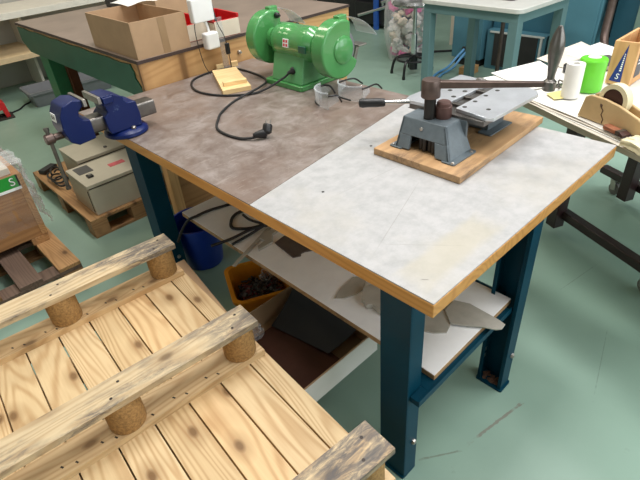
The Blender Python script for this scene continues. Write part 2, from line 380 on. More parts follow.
# ------------------------------------------------------------------ object helpers
ROOT = {}
def root_matrix(o):
    while o.parent: o = o.parent
    return Matrix.Translation(o.location) @ Matrix.Rotation(o.rotation_euler.z, 4, 'Z')
def mesh_obj(name, bm, mats, parent=None, world=True, bevel=0.0, seg=2, smooth=35):
    if parent is not None and world: bm.transform(root_matrix(parent).inverted())
    bmesh.ops.recalc_face_normals(bm, faces=bm.faces)
    me = bpy.data.meshes.new(name); bm.to_mesh(me); bm.free()
    for m in (mats if isinstance(mats, (list, tuple)) else [mats]): me.materials.append(m)
    if smooth:
        for p in me.polygons: p.use_smooth = True
        me.set_sharp_from_angle(angle=math.radians(smooth))
    o = bpy.data.objects.new(name, me); C.objects.link(o)
    if parent is not None: o.parent = parent
    if bevel:
        b = o.modifiers.new('bevel', 'BEVEL'); b.width = bevel; b.segments = seg; b.limit_method = 'ANGLE'; b.angle_limit = math.radians(40)
        b.harden_normals = True
    return o
def tag(o, label, cat, group=None, kind=None):
    o['label'] = label; o['category'] = cat
    if group: o['group'] = group
    if kind: o['kind'] = kind
    return o
def thing(name, label, cat, loc=(0, 0, 0), rz=0.0, group=None):
    o = bpy.data.objects.new(name, None); C.objects.link(o); o.empty_display_size = 0.05
    o.location = loc; o.rotation_euler = (0, 0, rz)
    return tag(o, label, cat, group)
def solo(name, bm, mats, label, cat, group=None, kind=None, **k):
    """a thing that is one mesh: origin moved to its base"""
    vs = [v.co for v in bm.verts]
    c = Vector((sum(v.x for v in vs) / len(vs), sum(v.y for v in vs) / len(vs), min(v.z for v in vs)))
    bm.transform(Matrix.Translation(-c))
    o = mesh_obj(name, bm, mats, None, False, **k); o.location = c
    return tag(o, label, cat, group, kind)
def struct(name, bm, mat):
    o = mesh_obj(name, bm, mat, None, smooth=0); o['kind'] = 'structure'; return o
def text_mesh(body, size, M4, extrude=0.0003):
    cu = bpy.data.curves.new('lettering', 'FONT'); cu.body = body; cu.size = size; cu.extrude = extrude
    cu.align_x = 'CENTER'; cu.align_y = 'CENTER'
    ob = bpy.data.objects.new('lettering', cu); C.objects.link(ob)
    bpy.context.view_layer.update()
    me = bpy.data.meshes.new_from_object(ob.evaluated_get(bpy.context.evaluated_depsgraph_get()))
    bpy.data.objects.remove(ob); bpy.data.curves.remove(cu)
    bm = bmesh.new(); bm.from_mesh(me); bpy.data.meshes.remove(me); bm.transform(M4); return bm
def axes(o, x, y):
    """matrix whose local x, y lie along the given world directions"""
    x = Vector(x).normalized(); y = Vector(y); y = (y - x * y.dot(x)).normalized(); z = x.cross(y)
    m = Matrix((x, y, z)).transposed().to_4x4(); m.translation = Vector(o); return m

# ------------------------------------------------------------------ room
b = NB(); box(b, -3.2, 9.2, -3.2, 6.5, -0.1, 0.0); struct('floor', b, M['floor'])
b = NB(); box(b, -3.2, 9.2, -3.2, 6.5, 4.4, 4.5); struct('ceiling', b, M['ceiling'])
b = NB(); box(b, -3.2, 9.2, 6.5, 6.6, 0, 4.4); struct('wall_back', b, M['wall'])
b = NB(); box(b, -3.2, 9.2, -3.3, -3.2, 0, 4.4); struct('wall_front', b, M['wall'])
b = NB(); box(b, -3.3, -3.2, -3.2, 6.5, 0, 4.4); struct('wall_left', b, M['wall'])
b = NB(); box(b, 9.2, 9.3, -3.2, 6.5, 0, 4.4); struct('wall_right', b, M['wall'])
b = NB(); box(b, 2.6, 9.2, 6.47, 6.5, 0, 0.1); struct('baseboard_back', b, M['seam'])

# ------------------------------------------------------------------ workbench
W, L, H = 1.07, 2.055, 0.85
wb = thing('workbench', 'large workbench with half white and half grey top on dark blue steel legs', 'workbench', (0.53, 1.03, 0))
b = NB(); box(b, 0, W, 0, L, 0.806, 0.847); mesh_obj('table_top', b, M['edge'], wb, bevel=0.003)
b = NB(); prism(b, [(0.002, 0.002), (W - 0.002, 0.002), (W - 0.002, 0.855), (0.002, 0.692)], 0.847, 0.8505); mesh_obj('white_laminate', b, M['white_top'], wb)['label'] = 'worn white laminate half of the top'
b = NB(); prism(b, [(0.002, 0.694), (W - 0.002, 0.857), (W - 0.002, L), (0.002, L)], 0.847, 0.8505); mesh_obj('grey_linoleum', b, M['grey_top'], wb)['label'] = 'scuffed grey brown half of the top'
for p, r in (((0.558, 0.674), 0.0055), ((0.204, 0.569), 0.005), ((0.95, 0.8), 0.004)): 
    b = NB(); cyl(b, (p[0], p[1], 0.8495), (p[0], p[1], 0.8509), r, 12); mesh_obj('screw_hole', b, M['seam'], wb)
def channel(x0, x1, y0, y1, z0, z1, t=0.004, web_at_low=True):
    b = NB()
    if web_at_low: box(b, x0, x0 + t, y0, y1, z0, z1)
    else: box(b, x1 - t, x1, y0, y1, z0, z1)
    a, c = (x0 + t, x1) if web_at_low else (x0, x1 - t)
    box(b, a, c, y0, y0 + t, z0, z1); box(b, a, c, y1 - t, y1, z0, z1)
    lip = 0.014
    xe = (x1 - t, x1) if web_at_low else (x0, x0 + t)
    box(b, xe[0], xe[1], y0 + t, y0 + lip, z0, z1); box(b, xe[0], xe[1], y1 - lip, y1 - t, z0, z1)
    return b
for x0, x1, y0, y1, low in ((0.02, 0.082, 0.074, 0.176, True), (0.552, 0.614, 0.022, 0.122, False), (0.03, 0.118, 1.565, 1.672, True), (0.552, 0.614, 1.565, 1.672, False)):
    lg = mesh_obj('leg', channel(x0, x1, y0, y1, 0.006, 0.806, 0.004, low), M['leg_blue'], wb, bevel=0.0012)
    b = NB(); prism(b, rounded(x0 - 0.006, x1 + 0.004, y0 - (0.001 if x0 < 0.025 else 0.007), y1 + 0.004, 0.008), 0, 0.008); mesh_obj('foot_plate', b, M['leg_blue'], lg)
    b = NB()
    lathe(b, [(0.011, 0), (0.011, 0.004), (0.008, 0.009), (0.0, 0.010)], ((x0 + x1) / 2 + 0.01, y0, 0.17), (0, -1, 0), 6)
    mesh_obj('bolt', b, M['bolt'], lg)
    if (x0, y0) == (0.552, 0.022):
        b = NB()
        for k in range(60):
            c = (random.uniform(0.56, 0.6), random.uniform(0.03, 0.11), 0.009)
            bmesh.ops.create_icosphere(b, subdivisions=1, radius=random.uniform(0.003, 0.009), matrix=Matrix.Translation(c))
        o = mesh_obj('rust_debris', b, M['rust'], lg); o['kind'] = 'stuff'; o['label'] = 'rusty debris in the foot of the leg'
        b = NB()
        for z in (0.10, 0.135): box(b, 0.578, 0.588, 0.1175, 0.119, z, z + 0.022)
        mesh_obj('slot', b, M['bolt'], lg)
b = NB(); box(b, 0.03, 0.556, 0.040, 0.044, 0.405, 0.4300); box(b, 0.03, 0.0825, 0.044, 0.073, 0.405, 0.4270); box(b, 0.0825, 0.545, 0.044, 0.16, 0.4230, 0.4270)
mesh_obj('shelf_rail', b, M['leg_blue'], wb, bevel=0.001)
b = NB(); box(b, 0.56, 0.61, 0.09, 1.62, 0.38, 0.4268); mesh_obj('long_rail', b, M['leg_blue'], wb, bevel=0.002)
b = NB(); box(b, 0.14, 0.60, 1.36, 1.40, 0.395, 0.4268); mesh_obj('shelf_support', b, M['leg_blue'], wb, bevel=0.001)
b = NB(); box(b, 0.124, 0.572, 0.056, 1.480, 0.4275, 0.4465)
sh = mesh_obj('shelf', b, M['board'], wb, bevel=0.001)
b = NB(); box(b, 0.125, 0.571, 0.057, 1.479, 0.4465, 0.449); mesh_obj('shelf_laminate', b, M['shelf_top'], sh)

# ------------------------------------------------------------------ front pallet (upside down, on two more)
PT = -0.079
def make_pallet(z, label, blk):
    """pallet lying upside down: planks below, blocks and skids above; x runs along the skids"""
    t = thing('pallet', label, 'pallet', (-0.204, -0.058, z), PI + PT, 'stacked pine pallets in the foreground')
    # local x = away from the bench, local y = towards the camera (negative = towards the back)
    SK = (0.0, 0.569, 1.138); LEN = 0.87
    def loc(bm): bm.transform(Matrix.Identity(4))
    x = -0.012
    for i in range(8):
        w = 0.1055 if i else 0.066
        b = NB(); box(b, x + 0.0012, x + w - 0.0012, -1.24, 0.02, 0.0, 0.022); loc(b)
        mesh_obj('deck_board', b, M['pine'], t, False, 0.0015)
        x += w + 0.002
    LEN = x
    for s in SK:
        b = NB(); box(b, -0.004, LEN, -s - 0.1, -s, 0.022, 0.044)
        for k in range(8):
            xx = 0.05 + k * 0.107
            for dx_, yy in ((0.0, -s - 0.018), (0.035, -s - 0.03)):
                obox(b, (xx + dx_, yy, 0.0441), (0.005, 0.010, 0.0012), Matrix.Rotation(0.5, 3, 'Z'), 1)
        loc(b); mesh_obj('stringer', b, [M['pine_x'], M['nail']], t, False, 0.0015)
        for xc in (0.056, 0.43, 0.808):
            b = NB(); lathe(b, [(0.050, 0.044), (0.0515, 0.05), (0.0515, 0.044 + blk - 0.006), (0.050, 0.044 + blk)], (xc, -s - 0.05, 0), (0, 0, 1), 32); loc(b)
            mesh_obj('block', b, M['chip'], t, False)
        b = NB(); z0 = 0.044 + blk
        box(b, 0.0, LEN, -s - 0.1, -s, z0, z0 + 0.021)
        for xc in (0.056, 0.43, 0.808):
            for d in (-0.022, 0.022):
                cyl(b, (xc + d * 0.8, -s - 0.05 + d, z0 + 0.0205), (xc + d * 0.8, -s - 0.05 + d, z0 + 0.0214), 0.0045, 10, 1)
        loc(b); mesh_obj('skid', b, [M['pine_w'], M['nail']], t, False, 0.002)
    return t
make_pallet(0.4095, 'new pine pallet lying upside down, uppermost of the foreground stack', 0.1105)
make_pallet(0.202, 'pine pallet in the middle of the foreground stack under the topmost one', 0.136)
make_pallet(0.0, 'pine pallet on the floor at the bottom of the foreground stack', 0.136)
b = NB()
prism(b, [(-0.045, 1.20), (-0.120, 0.735), (-0.36, 0.755), (-0.30, 1.22)], 0.4048, 0.4078)
solo('cardboard_sheet', b, M['card'], 'brown cardboard sheet sticking out from under the topmost foreground pallet', 'cardboard')

# ------------------------------------------------------------------ bench vise
vs = thing('bench_vise', 'large blue bench vise bolted on the left corner of the workbench', 'vise', (0.045, 1.575, H))
VY = 1.575
b = NB(); lathe(b, [(0.100, 0.0005), (0.106, 0.006), (0.104, 0.02), (0.090, 0.032), (0.062, 0.037), (0.0, 0.038)], (0.045, VY, H), (0, 0, 1), 40)
sw = mesh_obj('swivel_base', b, M['vise_blue'], vs)
b = NB(); lathe(b, [(0.012, 0), (0.012, 0.008), (0.007, 0.012), (0, 0.013)], (0.055, VY - 0.075, 0.884), (0, 0, 1), 8); mesh_obj('lock_nut', b, M['steel'], sw)
# fixed jaw body: side profile in x,z extruded across y
b = NB()
prof = [(-0.050, 0.886), (0.105, 0.886), (0.110, 0.94), (0.104, 1.002), (0.060, 1.010), (0.048, 1.040), (0.005, 1.064), (-0.050, 1.066), (-0.064, 1.040), (-0.044, 1.018), (-0.040, 0.990), (-0.062, 0.970), (-0.060, 0.91)]
prism(b, prof, VY - 0.068, VY + 0.068, 1); bd = mesh_obj('fixed_jaw', b, M['vise_blue'], vs, bevel=0.005, seg=3)
b = NB(); box(b, -0.074, -0.058, VY - 0.085, VY + 0.085, 1.040, 1.072); mesh_obj('jaw_plate', b, M['steel'], bd, bevel=0.002)
for ya, yb in ((VY - 0.08, VY - 0.066), (VY + 0.066, VY + 0.08)):
    b = NB(); box(b, -0.05, 0.0, ya, yb, 1.03, 1.06); mesh_obj('jaw_shoulder', b, M['vise_blue'], bd, bevel=0.004)
b = NB(); prism(b, [(y, z) for y, z in rounded(VY - 0.042, VY + 0.042, 0.905, 0.976, 0.010)], -0.16, 0.205, 0); mesh_obj('slide_bar', b, M['dark_steel'], vs, bevel=0.002)
b = NB()
prof = [(-0.125, 0.895), (-0.125, 0.985), (-0.155, 0.992), (-0.168, 1.012), (-0.160, 1.035), (-0.128, 1.055), (-0.130, 1.075), (-0.175, 1.086), (-0.222, 1.072), (-0.246, 1.03), (-0.252, 0.97), (-0.238, 0.91), (-0.205, 0.888)]
prism(b, prof, VY - 0.068, VY + 0.068, 1); mv = mesh_obj('moving_jaw', b, M['vise_blue'], vs, bevel=0.006, seg=3)
b = NB(); box(b, -0.138, -0.122, VY - 0.085, VY + 0.085, 1.048, 1.082); mesh_obj('jaw_plate', b, M['steel'], mv, bevel=0.002)
b = NB()
lm = axes((-0.2495, VY + 0.015, 1.015), (0, -1, 0), (0.10, 0, 1)); 
q = NB(); box(q, -0.028, 0.028, -0.018, 0.018, -0.001, 0.0025); q.transform(lm)
st = mesh_obj('sticker', q, M['label_white'], mv, smooth=0); st['label'] = 'white sticker with dark marks'
q = NB(); box(q, -0.018, -0.004, -0.009, 0.008, 0.0025, 0.003); box(q, 0.004, 0.010, -0.010, 0.006, 0.0025, 0.003); box(q, 0.012, 0.02, -0.004, 0.009, 0.0025, 0.003); q.transform(lm)
mesh_obj('printed_mark', q, M['label_dark'], st, smooth=0); b.free()
b = NB(); cyl(b, (-0.235, VY, 0.935), (-0.30, VY, 0.935), 0.0165, 20); lathe(b, [(0.019, 0), (0.024, 0.005), (0.024, 0.035), (0.019, 0.04)], (-0.282, VY, 0.935), (-1, 0, 0), 20)
mesh_obj('spindle', b, M['brown_steel'], vs)
b = NB(); hd = Vector((-0.03, -0.045, -1)).normalized(); c0 = Vector((-0.302, VY, 0.935)); cyl(b, c0 - hd * 0.05, c0 + hd * 0.24, 0.0085, 14)
for k in (-0.05, 0.235): cyl(b, c0 + hd * k, c0 + hd * (k + 0.013), 0.012, 14)
mesh_obj('handle_bar', b, M['dark_steel'], vs)

vs.scale = (0.87, 0.87, 0.87); vs.location = (0.036, 1.606, H + 0.001)

# ------------------------------------------------------------------ bench grinder
GX, GZ = 0.934, 1.044
gr = thing('bench_grinder', 'green double wheel bench grinder standing on the grey half of the workbench', 'grinder', (GX, 1.47, H))
b = NB(); prism(b, rounded(0.812, 1.07, 1.335, 1.615, 0.018), H + 0.001, 0.876); mesh_obj('base_plate', b, M['grind_green'], gr, bevel=0.004)
b = NB(); quadbox(b, [(0.828, 1.348, 0.876), (1.02, 1.348, 0.876), (1.02, 1.575, 0.876), (0.828, 1.575, 0.876), (0.872, 1.36, 1.01), (1.01, 1.36, 1.01), (1.01, 1.585, 1.01), (0.872, 1.585, 1.01)])
mesh_obj('pedestal', b, M['grind_pale'], gr, bevel=0.006, seg=3)
b = NB(); lathe(b, [(0.045, 0), (0.06, 0.004), (0.074, 0.03), (0.082, 0.04), (0.082, 0.10), (0.0807, 0.103), (0.0807, 0.19), (0.082, 0.193), (0.082, 0.26), (0.074, 0.272), (0.06, 0.30), (0.045, 0.302)], (GX, 1.318, GZ), (0, 1, 0), 48)
mh = mesh_obj('motor_housing', b, M['grind_green'], gr)
b = NB(); box(b, GX - 0.0875, GX - 0.080, 1.325, 1.375, GZ - 0.02, GZ + 0.012); mesh_obj('switch_recess', b, M['old_green'], mh, bevel=0.002)
def on_motor(y, dz, h):
    a = math.asin(dz / 0.0822); return axes((GX - 0.0822 * math.cos(a), y, GZ + dz), (0, -1, 0), (math.sin(a), 0, math.cos(a)))
q = NB(); box(q, -0.019, 0.019, -0.019, 0.019, -0.004, 0.0022); q.transform(on_motor(1.468, 0.012, 0)); st = mesh_obj('flag_label', q, M['label_white'], mh, smooth=0); st['label'] = 'small white label with four red squares'
q = NB()
for sx in (-1, 1):
    for sy in (-1, 1): box(q, *sorted((sx * 0.003, sx * 0.015)), *sorted((sy * 0.003, sy * 0.015)), 0.0022, 0.0027)
q.transform(on_motor(1.468, 0.012, 0)); mesh_obj('red_square', q, M['flag_red'], st, smooth=0)
def wheel_guard(y0, y1, outer):
    """round wheel housing open on the far side; outer = direction of the cover (+1/-1 along y)"""
    RG = 0.128; pts = []
    a0, a1 = math.radians(62), math.radians(312)
    for k in range(37):
        a = a0 + (a1 - a0) * k / 36; pts.append((GX + RG * math.cos(a), GZ + RG * math.sin(a)))
    pts += [(GX + 0.102, GZ - 0.068), (GX + 0.062, GZ - 0.035), (GX + 0.058, GZ + 0.03), (GX + 0.060, GZ + 0.10)]
    b = NB(); prism(b, pts, y0, y1, 1)
    g = mesh_obj('wheel_guard', b, M['grind_green'], gr, bevel=0.010, seg=3)
    yo = y1 if outer > 0 else y0
    yi = y0 if outer > 0 else y1
    b = NB(); lathe(b, [(0.062, 0), (0.060, 0.006), (0.05, 0.013), (0.0, 0.015)], (GX + 0.005, yo, GZ), (0, outer, 0), 36); mesh_obj('hub_cap', b, M['grind_green'], g)
    b = NB(); lathe(b, [(0.05, 0), (0.05, abs(1.47 - yi) - 0.14)], (GX, yi, GZ), (0, -outer, 0), 28); mesh_obj('neck', b, M['grind_green'], g)
    b = NB(); lathe(b, [(0.02, 0), (0.088, 0.001), (0.088, y1 - y0 - 0.025), (0.02, y1 - y0 - 0.024)], (GX + 0.006, y0 + 0.0125, GZ), (0, 1, 0), 40); mesh_obj('grinding_wheel', b, M['grey_pl'], gr)
    yc = (y0 + y1) / 2
    b = NB(); prism(b, rounded(GX + 0.005, GX + 0.06, yc - 0.018, yc + 0.018, 0.006), GZ + 0.10, GZ + 0.140); mesh_obj('shield_bracket', b, M['grind_green'], gr, bevel=0.004)
    b = NB(); c0 = Vector((GX + 0.058, yc, GZ + 0.132)); d = Vector((0.76, -0.12, -0.56)).normalized()
    s = Vector((0.1, 1, 0)).normalized(); n = d.cross(s)
    def SH(p, q_): return c0 + d * (0.16 * p) + s * ((q_ - 0.5) * (0.04 + 0.10 * p)) + n * (0.02 * math.sin(PI * p))
    sheet(b, SH, 8, 6, 0.003); mesh_obj('eye_shield', b, M['clear'], gr)
    b = NB(); box(b, GX + 0.115, GX + 0.17, yc - 0.035, yc + 0.035, GZ - 0.012, GZ - 0.004); beam(b, (GX + 0.14, yc, GZ - 0.012), (GX + 0.115, yc, GZ - 0.08), 0.02, 0.012, (0, 1, 0)); mesh_obj('tool_rest', b, M['steel'], gr, bevel=0.002)
wheel_guard(1.168, 1.245, -1)
wheel_guard(1.655, 1.728, 1)
for y, o_ in ((1.65, -1),):
    b = NB(); lathe(b, [(0.014, 0), (0.014, 0.014), (0.006, 0.022), (0.006, 0.03)], (GX + 0.03, 1.655, GZ + 0.10), (0, -1, 0), 12); mesh_obj('clamp_knob', b, M['black'], gr)
zc = 0.8565
cab = [(0.828, 1.43, 0.93), (0.80, 1.45, 0.905), (0.70, 1.50, 0.862), (0.61, 1.555, zc), (0.535, 1.665, zc), (0.518, 1.82, zc), (0.60, 1.975, zc), (0.745, 2.02, zc), (0.86, 1.975, zc), (0.87, 1.785, zc), (0.83, 1.63, zc), (0.713, 1.535, zc + 0.013), (0.55, 1.515, zc), (0.419, 1.44, zc), (0.351, 1.373, zc), (0.295, 1.299, zc), (0.278, 1.217, zc), (0.288, 1.13, zc), (0.315, 1.085, zc + 0.004), (0.345, 1.068, zc + 0.010)]
b = NB(); tube(b, smooth_path(cab, 8), 0.0055, 8); cb = mesh_obj('power_cable', b, M['rubber'], gr)
b = NB(); lathe(b, [(0.019, 0), (0.017, 0.012), (0.010, 0.02), (0.008, 0.035)], (0.850, 1.422, 0.935), (-0.9, 0.35, -0.25), 16); mesh_obj('cable_gland', b, M['black'], cb)
b = NB(); d = Vector((0.045, -0.02, 0)).normalized()
p0 = Vector((0.328, 1.074, 0.871)); lathe(b, [(0.0075, -0.01), (0.012, 0.0), (0.016, 0.02), (0.0195, 0.04), (0.0, 0.052)], p0, d, 14)
pc = p0 + d * 0.048 + Vector((0, 0, 0.008)); lathe(b, [(0.012, -0.012), (0.019, -0.005), (0.0195, 0.02), (0.017, 0.026), (0.0, 0.027)], pc, Vector((0.5, 0.25, 0.75)), 20)
mesh_obj('plug', b, M['black'], cb)
b = NB()
for s in (-1, 1):
    e = pc + Vector((0.5, 0.25, 0.75)).normalized() * 0.026 + Vector((-0.4, 0.9, 0)).normalized() * (0.0095 * s); cyl(b, e, e + Vector((0.5, 0.25, 0.75)).normalized() * 0.017, 0.0022, 8)
mesh_obj('plug_pin', b, M['bolt'], cb)

# ------------------------------------------------------------------ wood block, acrylic stand, goggles
wk = thing('wood_block', 'pale wooden block with a small raised strip inside the cable loop', 'wood block', (0.70, 1.80, H))
b = NB(); quadbox(b, [(0.565, 1.64, H + .0005), (0.70, 1.585, H + .0005), (0.855, 1.925, H + .0005), (0.735, 1.985, H + .0005), (0.565, 1.64, 0.874), (0.70, 1.585, 0.874), (0.855, 1.925, 0.874), (0.735, 1.985, 0.874)]); mesh_obj('slab', b, M['pale_wood'], wk, bevel=0.002)
b = NB(); obox(b, (0.665, 1.672, 0.884), (0.12, 0.03, 0.02), Matrix.Rotation(-0.39, 3, 'Z')); mesh_obj('strip', b, M['pale_wood'], wk, bevel=0.002)

ac = thing('acrylic_stand', 'clear upright acrylic strip between two small wooden cubes at the far edge of the bench', 'stand', (0.862, 2.035, H))
b = NB(); quadbox(b, [(0.845, 2.03, H + .0005), (0.875, 2.02, H + .0005), (0.878, 2.026, H + .0005), (0.848, 2.036, H + .0005), (0.842, 2.03, 1.12), (0.876, 2.02, 1.12), (0.879, 2.026, 1.12), (0.845, 2.036, 1.12)]); mesh_obj('upright', b, M['clear'], ac)
for x0, y0 in ((0.80, 2.03), (0.887, 2.012)):
    b = NB(); obox(b, (x0 + 0.017, y0, H + 0.0155), (0.04, 0.022, 0.03), Matrix.Rotation(-0.35, 3, 'Z')); mesh_obj('wooden_clamp', b, M['pale_wood'], ac, bevel=0.002)

def goggles(loc, rz, label, arm):
    t = thing('safety_goggles', label, 'safety goggles', loc, rz, 'clear safety goggles on the workbench')
    b = NB()
    def LN(p, q):
        a = (p - 0.5) * 2.3; return Vector((0.072 * math.sin(a), 0.062 * (1 - math.cos(a)), 0.003 + 0.05 * q + 0.006 * math.cos(a * 2) * (1 - q)))
    sheet(b, LN, 20, 6, 0.0018); ln = mesh_obj('lens', b, M['clear'], t, False)
    b = NB(); path = [LN(i / 20, 1.0) + Vector((0, 0, 0.001)) for i in range(21)]; tube(b, path, 0.0028, 8); mesh_obj('brow_bar', b, M['clear'], t, False)
    for s in (-1, 1):
        e = LN(1.0 if s > 0 else 0.0, 0.85)
        b = NB(); pth = smooth_path([e, e + Vector((0.002 * s, 0.24 * arm, 0.0)), e + Vector((-0.004 * s, 0.68 * arm, -0.004)), e + Vector((-0.012 * s, arm, -0.03))], 6)
        tube(b, pth, 0.0032, 8); mesh_obj('temple_arm', b, M['black'], t, False)
        b = NB()
        def SG(p, q, s=s, e=e): return e + Vector((0.001 * s, 0.04 * p, -0.004 - q * 0.034 * (1 - 0.5 * p)))
        sheet(b, SG, 4, 3, 0.0015); mesh_obj('side_guard', b, M['clear'], t, False)
    b = NB(); tube(b, [LN(i / 20, 0.0) for i in range(6, 15)], 0.0032, 8); mesh_obj('nose_bridge', b, M['black'], t, False)
    return t
g1 = goggles((0.735, 1.155, H + 0.002), math.radians(-122), 'clear safety goggles with folded arms and black lower rim, left one beside the grinder base', 0.055)
g2 = goggles((0.845, 1.085, H + 0.002), math.radians(-92), 'clear safety goggles with dark arms stretched out, right one of the pair by the grinder', 0.125)
for g in (g1, g2): g.scale = (1.15, 1.15, 1.3)

# ------------------------------------------------------------------ lever press on its mounting board
pr = thing('lever_press', 'grey hand lever press with aluminium table bolted on a wooden board', 'press', (0.62, 0.45, H))
b = NB(); quadbox(b, [(0.508, 0.262, H + .001), (1.108, 0.284, H + .001), (1.095, 0.64, H + .001), (0.51, 0.62, H + .001), (0.508, 0.262, 0.876), (1.108, 0.284, 0.876), (1.095, 0.64, 0.876), (0.51, 0.62, 0.876)]); mesh_obj('mounting_board', b, M['board'], pr, bevel=0.003)
BX0, BX1, BXT0, BXT1, BY0, BY1, BYT0, BYT1, BZ, BT = 0.562, 0.695, 0.602, 0.695, 0.340, 0.564, 0.388, 0.562, 0.880, 0.980
b = NB()
def fx(z): k = (z - BZ) / (BT - BZ); return BX0 + (BXT0 - BX0) * k
def fy(z): k = (z - BZ) / (BT - BZ); return BY0 + (BYT0 - BY0) * k, BY1 + (BYT1 - BY1) * k
# hollow casting: front wall with an arch, two side walls, back wall, top
zm = 0.925
for (za, zb, ya, yb) in ((BZ, zm, 0.0, 0.26), (BZ, zm, 0.74, 1.0), (zm, BT, 0.0, 1.0)):
    pts = []
    for z in (za, zb):
        y0, y1 = fy(z); a, c = y0 + (y1 - y0) * ya, y0 + (y1 - y0) * yb
        pts += [(fx(z), a, z), (fx(z) + 0.012, a, z), (fx(z) + 0.012, c, z), (fx(z), c, z)]
    quadbox(b, pts)
for side in (0, 1):
    pts = []
    for z in (BZ, BT):
        y = fy(z)[side]; i = 0.012 if side == 0 else -0.012
        pts += [(fx(z), y, z), (BX1, y, z), (BX1, y + i, z), (fx(z), y + i, z)]
    quadbox(b, pts)
box(b, BX1 - 0.012, BX1, BY0 + 0.02, BY1 - 0.012, BZ, BT)
box(b, BXT0, BX1, BYT0, BYT1, BT - 0.012, BT + 0.0005)
bdy = mesh_obj('cast_body', b, M['press_grey'], pr, bevel=0.003)
for y0, y1 in ((BY0 - 0.022, BY0 + 0.03), (BY1 - 0.03, BY1 + 0.022)):
    b = NB(); prism(b, rounded(BX0 - 0.006, BX1, y0, y1, 0.008), 0.8762, 0.8815)
    mesh_obj('foot_flange', b, M['press_grey'], bdy, bevel=0.001)
for x, y, z, ax in ((BX0 + 0.002, BY0 - 0.012, 0.8815, (0, 0, 1)), (BX1 - 0.02, BY0 - 0.012, 0.8815, (0, 0, 1)), (BX0 + 0.006, BY1 + 0.012, 0.8815, (0, 0, 1)), (fx(0.955), 0.475, 0.955, (-1, 0, 0)), (0.69, fy(0.96)[0], 0.96, (0, -1, 0))):
    b = NB(); lathe(b, [(0.0065, 0), (0.006, 0.004), (0.0, 0.006)], (x, y, z), ax, 12)
    mesh_obj('screw', b, M['bolt'], bdy)
for k in range(4):
    b = NB(); cyl(b, (0.595 + 0.006 * (k % 2), 0.425 + 0.018 * k, 0.8805), (0.595 + 0.006 * (k % 2), 0.425 + 0.018 * k, 0.935), 0.0095, 14); mesh_obj('punch_pin', b, M['black'], pr)
cx, cy = 0.634, 0.476
b = NB(); cyl(b, (cx, cy, BT - 0.002), (cx, cy, 1.06), 0.0195, 28); mesh_obj('ram', b, M['ram'], pr)
b = NB(); lathe(b, [(0.027, 0), (0.028, 0.003), (0.028, 0.040), (0.024, 0.042), (0.024, 0.052), (0.019, 0.056), (0.0, 0.057)], (0.668, 0.444, BT), (0, 0, 1), 28); mesh_obj('collar', b, M['red_brown'], pr)
b = NB(); lathe(b, [(0.0305, 0), (0.032, 0.003), (0.032, 0.052), (0.029, 0.058), (0.0, 0.059)], (cx, cy, 1.054), (0, 0, 1), 36); lv = mesh_obj('lever_head', b, M['brown_steel'], pr)
jx, jy, jz = 0.835, 0.176, 1.092
b = NB(); d2 = Vector((jx - cx, jy - cy, 0)); L2 = d2.length; d2.normalize(); n2 = Vector((-d2.y, d2.x, 0))
for (t0, t1, wa, wb_) in ((0.02, L2 - 0.005, 0.013, 0.009),):
    A = Vector((cx, cy, 1.096)) + d2 * t0; B = Vector((jx, jy, jz + 0.003)) - d2 * 0.005
    quadbox(b, [A - n2 * wa - Vector((0, 0, .012)), B - n2 * wb_ - Vector((0, 0, .008)), B + n2 * wb_ - Vector((0, 0, .008)), A + n2 * wa - Vector((0, 0, .012)), A - n2 * wa + Vector((0, 0, .012)), B - n2 * wb_ + Vector((0, 0, .008)), B + n2 * wb_ + Vector((0, 0, .008)), A + n2 * wa + Vector((0, 0, .012))])
mesh_obj('lever_arm', b, M['brown_steel'], pr, bevel=0.004, seg=3)
b = NB(); lathe(b, [(0.018, -0.016), (0.0195, -0.012), (0.0195, 0.012), (0.015, 0.016), (0.0115, 0.02), (0.0112, 0.03), (0.0145, 0.055), (0.0200, 0.085), (0.0225, 0.108), (0.0210, 0.130), (0.0160, 0.150), (0.0100, 0.166), (0.0060, 0.174), (0.0, 0.176)], (jx, jy, jz), (0.0, 0.0, 1), 28); mesh_obj('lever_handle', b, M['dark_steel'], pr)
def plate(outline, label=None):
    b = NB(); prism(b, outline, 0.990, 1.003); return mesh_obj('table_plate', b, M['alu'], pr, bevel=0.0018)
pl = plate([(0.705, 0.277), (0.985, 0.268), (1.012, 0.285), (1.035, 0.335), (1.035, 0.425), (0.712, 0.425), (0.692, 0.300)])
for x, y in ((0.735, 0.405), (0.80, 0.405), (0.87, 0.405), (0.94, 0.40), (0.76, 0.33)): 
    b = NB(); cyl(b, (x, y, 1.0025), (x, y, 1.0036), 0.008, 16); mesh_obj('hole', b, M['seam'], pl)
pl = plate([(0.690, 0.475), (1.02, 0.465), (1.03, 0.61), (0.72, 0.628), (0.684, 0.618)])
for x, y in ((0.735, 0.495), (0.80, 0.492), (0.87, 0.49), (0.94, 0.488), (0.78, 0.545), (0.85, 0.54)): 
    b = NB(); cyl(b, (x, y, 1.0025), (x, y, 1.0036), 0.009, 16); mesh_obj('hole', b, M['seam'], pl)
b = NB(); box(b, 0.685, 1.02, 0.42, 0.485, 0.955, 0.985); box(b, 0.685, 1.0, 0.30, 0.60, 0.972, 0.990)
for x in (0.75, 0.83, 0.91): box(b, x, x + 0.02, 0.425, 0.47, 0.985, 1.0)
mesh_obj('table_rail', b, M['dark_steel'], pr, bevel=0.002)
b = NB()
prism(b, rounded(0.83, 0.985, 0.345, 0.40, 0.006), 0.8762, 0.882); box(b, 0.86, 0.97, 0.375, 0.55, 0.882, 0.975); prism(b, rounded(0.84, 0.985, 0.53, 0.59, 0.006), 0.8762, 0.882)
mesh_obj('rear_support', b, M['press_grey'], pr, bevel=0.002)
